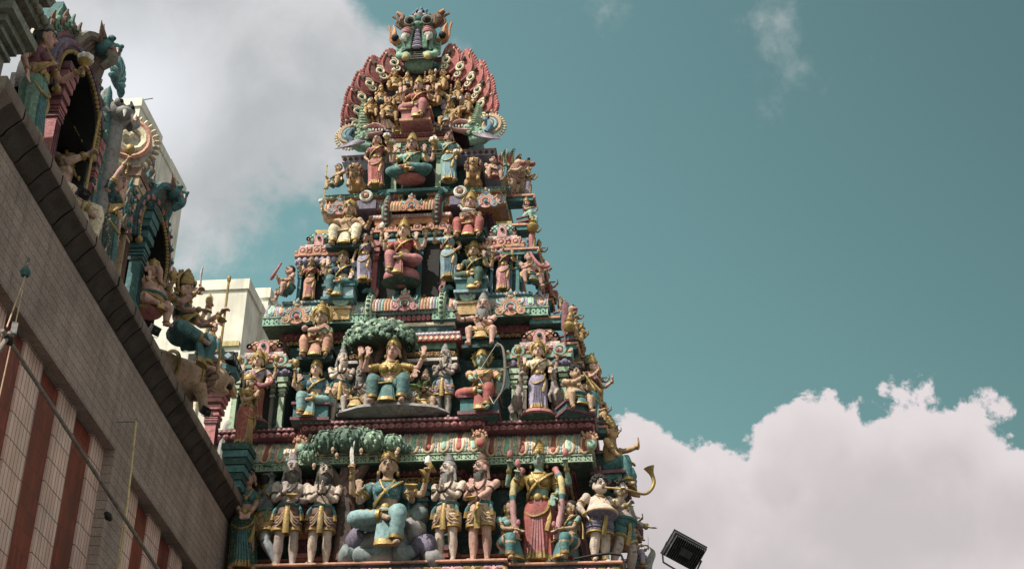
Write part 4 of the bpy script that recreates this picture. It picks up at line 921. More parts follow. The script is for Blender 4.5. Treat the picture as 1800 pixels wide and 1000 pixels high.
# guardian monster head at the crown of the arch
hc = A_(738, 58, YA-.15); k = abs(A_(772, 58)[0]-A_(704, 58)[0])/2     # half width
hx, hy_, hz = hc
G = MB(); VE = lambda x, y, z: V(hx+x*k, hy_+y*k, hz+z*k)
G.ell(VE(0, .2, .05), (k*.78, k*.6, k*.62), 14, 10, 0); G.ell(VE(0, -.32, -.02), (k*.42, k*.4, k*.30), 12, 8, 0); G.ell(VE(0, -.62, .0), (k*.26, k*.22, k*.2), 10, 7, 0)
for s in (-1, 1):
    G.ell(VE(s*.40, -.28, .52), (k*.32, k*.32, k*.30), 10, 8, 0); G.ell(VE(s*.2, -.75, -.06), (k*.11, k*.1, k*.1), 8, 6, 1); G.tube(cr([VE(s*.62, 0, -.1), VE(s*.68, -.2, -.45), VE(s*.58, -.2, -.95), VE(s*.66, -.25, -1.3), VE(s*.58, -.25, -1.45)], 4), [k*q for q in np.linspace(.26, .18, 17)], 9, 0)
    for j in range(12): q = lerp(VE(s*.68, -.42, -.5), VE(s*.64, -.42, -1.3), j/11); G.ell(q, (k*.12, k*.06, k*.05), 6, 4, 2)
G.ell(VE(0, .5, -1.2), (k*.62, k*.5, k*.75), 14, 9, 0); G.ell(VE(0, .4, -1.75), (k*.8, k*.45, k*.5), 14, 8, 2)
for s in (-1, 1):
    G.ell(VE(s*.72, -.05, -1.35), (k*.26, k*.3, k*.42), 10, 8, 0); G.tube(cr([VE(s*.78, -.1, -1.3), VE(s*.9, -.35, -1.7), VE(s*.55, -.5, -1.85)], 4), [k*.2]*5+[k*.16]*4, 9, 2)
    for j in range(4): G.tube(cr([VE(s*.8, 0, -.75-.2*j), VE(s*1.05, 0, -.85-.2*j), VE(s*1.12, -.05, -.65-.2*j)], 3), [k*q for q in np.linspace(.13, .03, 7)], 6, 2)
mh = _b0(G, 'monster_head', ['green', 'dgreen', 'mint'], tower)
for s in (-1, 1):
    G = MB(); G.lathe([(0, -.06*k), (.23*k, -.04*k), (.27*k, .06*k), (.2*k, .16*k), (.02*k, .24*k)], VE(s*.44, -.52, .30), 14, 0, ax=XZ); G.ring(VE(s*.44, -.60, .30), k*.25, k*.25, k*.05, 16, 1, 6, XZ); G.ell(VE(s*.44, -.75, .31), k*.1, 8, 6, 2); _b0(G, 'bulging_eye', ['black', 'stone', 'dbrown'], mh)
    G = MB()
    for j in range(3): G.lathe([(.2*k, -.07*k), (.27*k, -.03*k), (.27*k, .03*k), (.2*k, .07*k)], VE(s*(.5+.02*j), -.55-.05*j, -.28-.15*j), 12, j % 2)
    G.tube(cr([VE(s*.55, -.62, -.62), VE(s*.62, -.7, -.85), VE(s*.52, -.72, -1.1)], 4), [k*q for q in (.22, .23, .22, .2, .17, .14, .11, .07, .03)], 10, 2); _b0(G, 'tusk', ['rose', 'pink', 'white'], mh)
    G = MB(); G.tube(cr([VE(s*.28, -.5, -.3), VE(s*.33, -.5, -.8), VE(s*.36, -.45, -1.3), VE(s*.7, -.4, -1.55)], 5), [k*q for q in np.linspace(.1, .17, 16)], 8, 0)
    for j in range(13): q = lerp(VE(s*.34, -.62, -.4), VE(s*.42, -.62, -1.45), j/12); G.ell(q, (k*.16, k*.07, k*.05), 8, 4, 1)
    _b0(G, 'scaled_mane', ['dgreen', 'mint'], mh)
    G = MB(); P = cr([VE(s*.7, .1, .45), VE(s*1.0, .05, .75), VE(s*.95, 0, 1.05), VE(s*1.25, .0, 1.3)], 4); G.tube(P, [k*q for q in np.interp(np.linspace(0, 1, 13), [0, .4, .75, 1], [.2, .34, .24, .03])], 9, 0, fl=.5)
    for j in range(1, 12): G.ell(P[j]+V(-s*.0, -k*.17, 0), (k*.09, k*.05, k*.09), 6, 4, 1); G.ell(P[j]+V(s*k*.25, 0, -k*.1), k*.08, 6, 4, 0)
    _b0(G, 'ear', ['brown', 'orange'], mh)
    G = MB(); P = cr([VE(s*.9, .1, -.65), VE(s*1.26, .0, -.4), VE(s*1.3, -.02, .1), VE(s*1.4, 0, .6)], 5); G.tube(P, [k*q for q in np.interp(np.linspace(0, 1, 16), [0, .35, .7, 1], [.26, .36, .2, .02])], 9, 0, fl=.5); G.ell(VE(s*1.2, -.22, -.42), k*.2, 10, 7, 1)
    for j in range(1, 15): G.ell(P[j]+V(s*k*.22, 0, 0), k*.07, 6, 4, 0)
    _b0(G, 'horn', ['orange', 'black'], mh)
G = MB()
for j in range(9): G.ell(VE(0, -.55, -.35-.125*j), (k*(.12+.022*j), k*.14, k*.09), 10, 6, j % 2)
_b0(G, 'tongue', ['lilac', 'dlilac'], mh)
G = MB(); G.ell(VE(0, .1, 1.05), (k*.42, k*.4, k*.46), 12, 9, 0); G.ell(VE(0, -.28, 1.0), (k*.14, k*.16, k*.13), 8, 6, 1); G.ell(VE(0, -.25, .75), (k*.2, k*.2, k*.26), 8, 6, 3)
for s in (-1, 1): G.ell(VE(s*.16, -.26, 1.18), k*.075, 8, 6, 2); G.ell(VE(s*.22, -.2, .96), (k*.12, k*.12, k*.1), 8, 6, 1)
for j in range(30):
    q = j*2.399; u = .9-j/30*1.5; r = math.sqrt(max(0, 1-u*u)); p = V(cos(q)*r*.44, sin(q)*r*.42+.1, u*.48+1.05)
    if p[1] < -.12 and .8 < p[2] < 1.3: continue
    G.ell(VE(*p), k*.10, 6, 4, 0)
G.tube([VE(0, .1, 1.45), VE(0, .1, 1.72)], [k*.14, k*.03], 8, 3); _b0(G, 'crest_face', ['blue', 'pink', 'black', 'teal'], mh)
G = MB(); G.bx(hx+.42*k, hx+.68*k, hy_+.3*k, hy_+.6*k, hz+.3*k, hz+1.45*k, 0); _b0(G, 'crest_post', ['brown'], mh)
G = MB()
for s in (-1, 1): G.ell(VE(s*.55, -.35, -1.75), (k*.3, k*.25, k*.22), 10, 7, 0); G.ell(VE(s*.55, -.55, -1.95), (k*.18, k*.14, k*.2), 8, 6, 1)
for j in range(12):
    for i in range(4): G.ell(VE(-.3+.06*j, -.45, -1.62-.13*i), (k*.05, k*.06, k*.055), 5, 4, 2)
_b0(G, 'claw', ['pgreen', 'lemon', 'dstone'], mh)
# ================================================================== statues
T1, T2_, T3_, T4_ = ZF1, ZF2, ZF3, ZF4
pray = ((-1, -.012, -.15, -.10, 'n'), (1, .012, -.15, -.10, 'n'))
bless = ((-1, -.19, -.15, -.03, 'u'), (1, .19, -.15, -.04, 'u'))
give = ((-1, -.19, -.15, -.03, 'u'), (1, .17, -.2, -.22, 'd'))
def raise4(a='flower', b='conch', z=.10, w=.30): return ((-1, -w, -.02, z, 'f', a), (1, w, -.02, z, 'f', b))
akim = lambda s: (s, s*.115, -.05, -.27, 'b')
hang = lambda s: (s, s*.19, -.04, -.30, 'd')
def sage(lab, px, b, t, Y, zf, dh='brown', hc='hairg', bd='hairg', arms=pray, **k):
    k.setdefault('legs', 'stand'); k.setdefault('sk', 'skin_pale')
    return figure('sage_statue', lab, px, b, t, Y, fem=False, low=('dhoti', dh, 'tan'), crown='bun', hair=hc, beard=bd, jew=None, arms=arms, zf=zf, group=None, **k)
# ---- lowest row
figure('woman_statue', 'dark haired dancing woman in teal blouse and green skirt with gold hem', 430, 990, 822, .50, sk='skin_pink', legs='contra', low=('sari', 'dgreen+gold', 'teal', ), up='teal', crown='band', arms=((-1, -.03, -.16, -.27, 'k'), (1, .05, -.17, -.27, 'k')), zf=T1+.02, yaw=14, ht=8)
figure('man_statue', 'grey skinned man in teal turban dancing with one arm raised', 470, 985, 806, .62, sk='skin_blue', legs='stride', fem=False, low=('dhoti', 'ochre', 'gold'), crown='turban', belt='green', beard='hairb', arms=((-1, -.10, -.05, .28, 'o'), (1, -.16, -.17, -.28, 'k')), zf=T1, yaw=-50, hy=-12)
sage('bearded sage in rust loincloth with one palm raised and a small bowl', 509, 985, 794, .34, T1, 'brown', 'grey', 'dstone', ((-1, -.03, -.15, -.12, 'u'), (1, .07, -.16, -.2, 'k', 'bowl')), sk='skin_grey', hy=14, yaw=6)
sage('bearded sage in rust loincloth with joined palms beside the tree trunk', 567, 983, 800, .30, T1, 'brown', 'grey', 'dstone', pray, sk='skin_pale', hy=10, yaw=8)
figure('goddess_statue', 'four armed goddess in teal patterned sari seated on grey boulders with sword', 680, 978, 777, .20, legs='lalita', sk='skin_tan', low=('wrap', 'sky+lilac', 'teal'), up='teal+lilac', sash='teal', crown='kirita', arms=((-1, -.2, -.16, -.12, 'u'), (1, .20, -.20, -.16, 'f', 'bowl'), (-1, -.27, -.07, .05, 'f', 'sword'), (1, .30, -.07, .04, 'f', 'drum')), zf=T1+.08, yaw=6)
sage('white bearded sage with joined palms right of the seated goddess', 787, 982, 796, .26, T1, 'tan', 'hairg', 'hairg', pray, sk='skin_pale', hy=-32, yaw=-14)
sage('bearded sage pink chested, palm raised, nearest to the garlanded goddess', 846, 980, 793, .26, T1, 'tan', 'brown', 'dstone', ((-1, -.05, -.15, -.10, 'u'), (1, .00, -.17, -.23, 'k', 'bowl')), sk='skin_pink', hy=-34, yaw=-12)
figure('goddess_statue', 'green faced standing goddess in red pleated skirt with gold breastplate and garlands', 947, 978, 772, .55, sk='skin_green', low=('sari', 'red', 'rose'), up='gold', sash='gold', crown='halo', garl=True, arms=((-1, -.24, -.10, .04, 'f', 'flower'), (1, .24, -.10, .04, 'f', 'flower'), (-1, -.17, -.14, -.06, 'f', 'flower'), (1, .13, -.15, -.24, 'd')), zf=T1+.04, hs=.95)
for px, s, lab in ((892, 1, 'kneeling woman in pale teal blouse offering flowers, facing towards the tall goddess from the sages'), (1004, -1, 'kneeling woman in pale teal blouse offering flowers beside the fat horn blower')):
    figure('kneeling_woman_statue', lab, px, 984, 878, .42, sk='skin_tan', legs='kneel', flip=-s, low=('wrap', 'teal', 'tan'), up='sky', crown='band', arms=((-1, -.05, -.21, -.18, 'k', 'flower'), (1, .05, -.21, -.18, 'k')), zf=T1, yaw=s*42, hy=s*10, sash='ochre')
figure('fat_man_statue', 'fat curly haired man in the front corner blowing a curved golden horn', 1054, 990, 832, .36, sk='skin_pale', legs='stand', fem=False, fat=1.35, low=('dhoti', 'dlilac', 'tan'), crown='curly', arms=((-1, -.2, -.05, -.26, 'b'), (1, .16, -.26, .02, 'f', 'horn')), zf=T1, yaw=30, hs=1.22, belt='tan')
figure('fat_man_statue', 'curly haired man at the tower corner reaching one arm down outwards', 1090, 995, 838, .85, sk='skin_grey', legs='stride', fem=False, fat=.8, low=('dhoti', 'teal', 'tan'), crown='curly', arms=((-1, -.1, -.2, -.1, 'f'), (1, .30, -.12, -.20, 'o')), zf=T1, yaw=50, hs=1.15)
figure('man_statue', 'golden crowned seated man on the tower flank pointing a finger outwards', 1072, 868, 728, 1.2, sk='skin_ochre', legs='sit', fem=False, low=('wrap', 'teal', 'ochre'), crown='kirita', arms=((-1, -.1, -.2, -.22, 'k'), (1, .05, -.32, .0, 'u')), yaw=84, seat=('box', 'teal', 'plum'))
figure('man_statue', 'small ochre man crouching low at the flank corner with grey blade behind', 1112, 1005, 925, 1.5, sk='skin_tan', legs='sit', fem=False, low=('wrap', 'lilac', 'ochre'), crown='helmet', arms=((-1, -.1, -.2, -.1, 'k'), (1, .1, -.22, -.1, 'f', 'sword')), yaw=80, seat=('box', 'teal', 'plum'))
# ---- second row
figure('goddess_statue', 'standing goddess in red and gold sari on a plum lotus by the wall', 450, 742, 612, .38, low=('sari', 'red+gold', 'rose'), up='lilac', sash='gold', crown='halo', arms=raise4('club', 'club', .02, .27)+((-1, -.18, -.14, -.06, 'u'), (1, .20, -.14, -.2, 'd', 'snake')), seat=('flower', 'plum', 'dgreen'), zf=T2_, hs=1.05)
figure('goddess_statue', 'seated goddess in blue and turquoise sari, gold cone crown, thin sage beside her', 553, 750, 625, .36, sk='skin_fair', legs='lalita', flip=-1, low=('wrap', 'sky', 'lblue'), up='blue', sash='gold', crown='kirita', arms=((-1, -.17, -.18, -.08, 'u'), (1, .19, -.18, -.17, 'd'), (-1, -.24, -.1, .04, 'f', 'club')), zf=T2_-.02, seat=('box', 'teal', 'plum'), yaw=4)
sage('thin standing sage with joined palms left of the spreading tree', 599, 736, 610, .38, T2_, 'tan', 'hairg', 'skin_pale', pray, sk='skin_pale', hy=30, yaw=12)
sage('small squatting sage with long beard praying under the spreading tree', 632, 720, 638, .50, T2_+.10, 'ochre', 'hairg', 'hairg', pray, legs='sit', sk='skin_grey', hy=14, seat=('box', 'grey', 'grey'))
figure('goddess_statue', 'large goddess with bare midriff and teal leggings seated beneath the spreading tree', 690, 716, 586, .26, sk='skin_pink', legs='sit', low=('wrap', 'teal+gold', 'dteal'), up='gold', crown='kirita', arms=((-1, -.20, -.16, .04, 'u'), (1, .27, -.08, -.1, 'd'), (-1, -.30, -.06, .10, 'u'), (1, .34, -.06, .08, 'u')), zf=T2_+.12, seat=('cushion', 'grey', 'grey'), tilt=-.3)
figure('demon_statue', 'small black moustached figure lying beneath the feet of the large goddess', 708, 726, 688, .16, sk='skin_tan', legs='sit', fem=False, low=('dhoti', 'red'), crown='curly', beard='hairb', arms=((-1, -.16, -.15, -.15, 'k'), (1, .2, -.12, -.1, 'o')), zf=T2_+.03, yaw=20, ht=-10, hs=1.3)
sage('small squatting sage praying beside the green leaf sprig', 748, 722, 648, .46, T2_+.06, 'ochre', 'brown', 'dstone', pray, legs='sit', sk='skin_tan', hy=-20, seat=('box', 'grey', 'grey'))
sage('standing sage with joined palms between leaf sprig and green archer', 781, 733, 604, .36, T2_, 'lilac', 'hairg', 'skin_pale', pray, sk='skin_grey', hy=-20, yaw=-8)
figure('archer_statue', 'green skinned archer in red drapery seated drawing a bow', 846, 744, 606, .36, sk='skin_green', legs='lalita', low=('wrap', 'red', 'rose'), up='salmon', sash='gold', fem=False, crown='halo', arms=((-1, -.03, -.22, -.18, 'f'), (1, .27, -.19, -.12, 'f', 'bow')), zf=T2_-.02, seat=('box', 'teal', 'plum'))
figure('goddess_statue', 'standing goddess in lilac sari on a plum lotus between two small deer', 946, 738, 594, .42, low=('sari', 'lilac', 'dlilac'), up='cream', sash='dlilac', crown='halo', arms=raise4('club', 'flower', .02, .27)+((-1, -.18, -.14, -.10, 'u'), (1, .18, -.14, -.18, 'd')), seat=('flower', 'rose', 'dgreen'), zf=T2_, hs=1.05)
figure('flute_player_statue', 'pot bellied dwarf in teal loincloth playing a pair of golden pipes', 1011, 740, 640, .40, sk='skin_tan', legs='sit', fem=False, fat=.9, hs=1.15, low=('dhoti', 'teal', 'sky'), crown='curly', arms=((-1, .02, -.22, .02, 'f'), (1, .10, -.22, -.03, 'f', 'flute2')), zf=T2_, yaw=32, seat=('box', 'teal', 'plum'))
figure('goddess_statue', 'gold crowned statue on the upper flank holding up one hand behind the dwarf piper', 1040, 735, 620, 1.05, sk='skin_pink', low=('sari', 'teal', 'sky'), up='plum', crown='kirita', arms=((-1, -.17, -.16, .0, 'u'), (1, .1, -.26, -.05, 'u')), zf=T2_, yaw=75)
figure('goddess_statue', 'large mother statue with gold halo cradling a baby on the green ledge', 563, 642, 531, .52, sk='skin_tan', legs='sit', low=('wrap', 'salmon', 'brown'), up='mint', sash='plum', crown='halo', arms=((-1, -.05, -.19, -.19, 'k'), (1, .10, -.19, -.17, 'k', 'baby')), ht=6, hs=1.2, seat=('box', 'dteal', 'dteal'))
figure('sage_statue', 'large grey bearded sage seated high with one arm flung wide', 849, 622, 514, .52, sk='skin_pink', legs='sit', fem=False, low=('dhoti', 'ochre', 'tan'), crown='bun', hair='hairg', beard='hairg', jew=None, arms=((-1, -.36, -.10, .07, 'o'), (1, -.02, -.18, -.12, 'k')), hs=1.2, seat=('box', 'dteal', 'dteal'), belt='dbrown')
# ---- third row
figure('dwarf_statue', 'pink dwarf crouching on the ledge end with a serpent in his hands', 509, 526, 468, .85, sk='skin_pink', legs='sit', fem=False, fat=.6, hs=1.2, low=('dhoti', 'teal', 'ochre'), crown=None, arms=((-1, -.1, -.22, .0, 'f', 'snake'), (1, .1, -.2, -.15, 'f')), yaw=-55, zf=T3_)
figure('goddess_statue', 'small standing goddess in salmon sari before the pale dome', 546, 517, 449, .88, sk='skin_tan', low=('sari', 'salmon', 'rose'), up='red', sash='gold', crown='kirita', arms=raise4('flower', 'lamp', .0, .25)+((-1, -.15, -.14, -.08, 'u'),), zf=T3_+.02)
figure('goddess_statue', 'seated goddess in teal sari below the man in white, palm raised', 602, 528, 431, .85, legs='lalita', flip=-1, sk='skin_fair', low=('wrap', 'teal', 'sky'), up='navy', sash='gold', crown='kirita', arms=give+((-1, -.28, -.05, .05, 'u'),), zf=T3_-.12, seat=('box', 'lblue', 'teal'), hs=1.1)
figure('lady_statue', 'standing lady in lilac sari attending the red throned goddess', 640, 497, 410, .78, sk='skin_pink', legs='contra', low=('sari', 'lilac', 'dlilac'), up='lilac', sash='dlilac', crown='band', arms=(hang(-1), (1, .16, -.15, .02, 'f', 'flower')), hs=1.1, hy=10)
figure('goddess_statue', 'throned four armed goddess in red sari with raised offerings', 708, 500, 382, .76, legs='lalita', flip=-1, sk='skin_fair', low=('wrap', 'rose', 'red'), up='red', sash='gold', crown='kirita', arms=bless+((-1, -.27, -.05, .12, 'f', 'conch'), (1, .30, -.08, .04, 'f', 'plate')), seat=('cushion', 'rose', 'dgreen'), hs=1.08)
figure('lady_statue', 'standing lady in blue grey sari with hand on hip beside red throned goddess', 788, 494, 394, .78, sk='skin_pink', legs='contra', low=('sari', 'lblue', 'blue'), up='lblue', sash='navy', crown='band', arms=((-1, -.2, -.14, .0, 'k', 'plate'), akim(1)), hs=1.1, hy=-6)
figure('goddess_statue', 'seated goddess in dark green sari under the dove holder', 832, 520, 418, .84, legs='lalita', flip=1, sk='skin_tan', low=('wrap', 'dgreen', 'green'), up='dgreen', sash='dgreen', crown='halo', arms=((-1, -.18, -.17, -.16, 'd'), (1, .17, -.17, -.03, 'u'), (1, .28, -.06, .02, 'f', 'flower')), zf=T3_-.1, seat=('box', 'teal', 'lblue'), hs=1.1)
figure('goddess_statue', 'small standing goddess in pink sari with many golden arms', 885, 506, 423, .90, sk='skin_ochre', low=('sari', 'pink', 'rose'), up='plum', sash='gold', crown='kirita', arms=raise4('lamp', 'trident', .04, .27)+((-1, -.18, -.14, -.03, 'f', 'disc'), (1, .18, -.14, -.04, 'u')), zf=T3_+.04)
figure('dwarf_statue', 'pink crouching dwarf gripping a thick serpent at the ledge corner', 930, 510, 441, .86, sk='skin_pink', legs='sit', fem=False, fat=.35, hs=1.2, low=('dhoti', 'teal', 'ochre'), crown='band', arms=((-1, -.05, -.2, -.12, 'f'), (1, .15, -.22, -.12, 'f', 'snake')), zf=T3_, yaw=28)
figure('man_statue', 'gold helmeted man on the third storey flank behind the dwarf', 950, 505, 447, 1.35, sk='skin_ochre', legs='stand', fem=False, low=('dhoti', 'lilac', 'tan'), crown='kirita', arms=((-1, -.1, -.2, -.1, 'f'), akim(1)), zf=T3_, yaw=75)
figure('man_statue', 'large bare chested man in white seated with both arms spread wide', 613, 447, 350, .95, sk='skin_tan', legs='sit', fem=False, low=('wrap', 'cream', 'white'), crown='helmet', arms=((-1, -.33, -.12, .08, 'o', 'wflower'), (1, .30, -.12, -.12, 'o')), hs=1.15, seat=('box', 'dteal', 'dteal'), belt='lilac')
figure('woman_statue', 'large woman with gold crown seated holding a white dove', 827, 432, 334, .95, sk='skin_pink', legs='sit', low=('wrap', 'red', 'rose'), up='brown', crown='halo', arms=((-1, -.03, -.19, -.17, 'k'), (1, .05, -.18, -.14, 'k', 'bird')), hs=1.12, seat=('box', 'dteal', 'dteal'))
# ---- fourth row
figure('dwarf_statue', 'pot bellied dwarf at the top ledge end leaning on a club', 594, 341, 289, 1.02, sk='skin_tan', legs='sit', fem=False, fat=.9, hs=1.2, low=('dhoti', 'teal', 'ochre'), crown=None, arms=((-1, -.24, -.12, -.1, 'f', 'staff'), (1, .1, -.22, -.22, 'k')), zf=T4_, yaw=-30)
figure('dwarf_statue', 'pot bellied dwarf with teal collar on the top ledge gripping a trident', 866, 326, 272, 1.02, sk='skin_pink', legs='sit', fem=False, fat=.9, hs=1.2, low=('dhoti', 'rose', 'ochre'), crown='curly', arms=((-1, -.1, -.2, -.2, 'k'), (1, .22, -.12, -.08, 'f', 'trident')), zf=T4_, yaw=25)
figure('lady_statue', 'attendant lady in rose sari beside the topmost niche and roaring lion', 661, 321, 238, .98, sk='skin_pink', legs='contra', low=('sari', 'rose', 'red'), up='rose', sash='gold', crown='band', arms=(akim(-1), (1, .2, -.14, .0, 'f', 'lamp')), zf=T4_+.02, hs=1.08, hy=-8)
figure('goddess_statue', 'cross legged goddess in teal sari before the topmost dark niche', 724, 314, 231, .95, zf=T4_+.09, legs='lotus', sk='skin_pink', low=('wrap', 'teal', 'sky'), up='mint', sash='teal', crown='kirita', arms=bless+raise4('lamp', 'lamp', .06, .28), seat=('lotus', 'rose', 'rose'), hs=1.08)
figure('lady_statue', 'attendant lady in bright blue sari at the topmost niche, arm raised', 788, 313, 232, .98, sk='skin_pink', legs='contra', low=('sari', 'sky', 'lblue'), up='sky', sash='blue', crown='band', arms=((-1, -.24, -.08, .06, 'u'), (1, .17, -.05, -.26, 'b', 'lamp')), zf=T4_+.06, hs=1.08, hy=8)
# ---- inside the arch
figure('goddess_statue', 'pink goddess enthroned in the gable arch with one knee raised', 735, 224, 134, 1.02, legs='lalita', flip=1, sk='skin_pink', low=('wrap', 'rose', 'salmon'), up='red', sash='gold', crown='kirita', arms=((-1, -.19, -.16, -.03, 'u'), (1, .17, -.18, -.06, 'u'), (-1, -.28, -.04, .04, 'u'), (1, .28, -.04, .07, 'u')), seat=('box', 'rose', 'salmon'))
gan = [(693, 168, 124, 'k'), (669, 188, 147, 'k'), (651, 211, 171, 'k'), (645, 238, 195, 'f'), (664, 238, 202, 'n'), (683, 222, 170, 'k'), (778, 168, 122, 'k'), (804, 186, 140, 'k'), (822, 208, 163, 'k'), (824, 234, 186, 'k'), (792, 230, 168, 'n'), (806, 238, 198, 'n'), (697, 242, 206, 'n'), (774, 238, 203, 'n'), (700, 196, 158, 'k'), (768, 194, 152, 'k'), (716, 158, 124, 'k'), (757, 156, 122, 'k')]
for i, (px, b, t, m) in enumerate(gan):
    figure('attendant_statue', 'small plump ochre attendant squatting inside the rim of the gable arch', px, b, t, YA-.12-.03*(i % 3), sk='skin_ochre', legs='sit', fem=False, fat=.5, hs=1.25, low=('dhoti', ('ochre', 'blue', 'brown')[i % 3], 'gold'), crown=(None, 'kirita', 'band')[i % 3] if m != 'n' else 'kirita',
           arms=pray if m == 'n' else ((-1, -.1, -.2, -.05*(i % 3), 'f', 'flower' if i % 2 else 'conch'), (1, .12, -.2, -.1, 'k')), yaw=20 if px < 735 else -20, hy=10, group='attendants inside the gable arch', vox=.012)
# ---- flank figures seen edge-on along the tower's outer side
FLK = [(1012, 640, 560, 1.1, 'skin_ochre', 'sari', 'teal', 'gold robed statue with raised finger on the flank above the piper'), (1003, 606, 545, .9, 'skin_tan', 'wrap', 'ochre', 'seated golden statue on the flank beside a tall plum spear'),
       (935, 440, 385, .98, 'skin_ochre', 'sari', 'rose', 'rose skirted statue on the flank behind the dotted dome'), (925, 398, 345, 1.2, 'skin_pink', 'wrap', 'mint', 'seated pink statue high on the flank above the dome'), (985, 560, 520, 1.0, 'skin_tan', 'wrap', 'rose', 'crouching tan statue at the green slab end')]
FLK += [(928, 347, 292, 1.5, 'skin_tan', 'sari', 'lilac', 'lilac robed flank statue high up below the winged beasts'), (947, 474, 420, 1.15, 'skin_ochre', 'sari', 'teal', 'teal robed flank statue above the gold helmeted man'), (960, 530, 474, 1.4, 'skin_pink', 'wrap', 'red', 'red draped seated flank statue behind the serpent gripping dwarf'),
        (1010, 594, 536, 1.4, 'skin_tan', 'sari', 'salmon', 'salmon robed flank statue beside the gold water pots'), (1024, 658, 602, 1.2, 'skin_ochre', 'wrap', 'teal', 'teal draped seated flank statue above the hand raising goddess'), (1052, 712, 642, 1.5, 'skin_pink', 'sari', 'red', 'red robed flank statue behind the hand raising goddess'),
        (1054, 752, 694, 1.1, 'skin_tan', 'wrap', 'ochre', 'ochre draped seated flank statue at the plum ledge corner'), (1076, 796, 736, 1.7, 'skin_ochre', 'sari', 'rose', 'rose robed flank statue behind the pointing man'), (1094, 884, 812, 1.9, 'skin_tan', 'sari', 'teal', 'teal robed flank statue above the reaching curly man'), (1106, 950, 880, 2.1, 'skin_ochre', 'wrap', 'plum', 'plum draped seated flank statue behind the reaching curly man')]
for px, row, Y, w in ((952, 524, 1.1, .5), (992, 570, 1.0, .55), (1054, 768, 1.1, .6), (900, 346, 1.3, .42), (1042, 740, 1.3, .5), (932, 445, 1.2, .4)):
    p = at(px, row, Y); medal(p[0], p[1], p[2], w, ('teal', 'rose', 'tan', 'red'), tower, rz=radians(75))
for i, (px, b, t, Y, sk, lw, c, lab) in enumerate(FLK):
    figure('flank_statue', lab, px, b, t, Y, sk=sk, legs='stand' if lw == 'sari' else 'sit', low=(lw, c, 'gold'), up='plum', sash='gold', crown='kirita', arms=((-1, -.12, -.2, -.1, 'k'), (1, .12, -.26, -.02, 'u')), yaw=70, seat=None if lw == 'sari' else ('box', 'teal', 'plum'))
    p = at(px, b, Y); G = MB(); G.bx(p[0]-.55, p[0]+.12, Y-.14, Y+.16, p[2]-.16, p[2]-.002, 0); G.bx(p[0]-.5, p[0]+.15, Y-.17, Y+.19, p[2]-.07, p[2]-.03, 1)
    for k in range(4): G.ell((p[0]+.14, Y-.14+.09*k, p[2]-.11), (.03, .045, .04), 7, 5, 1)
    tpart(G, 'flank_bracket', ['teal', 'salmon'])
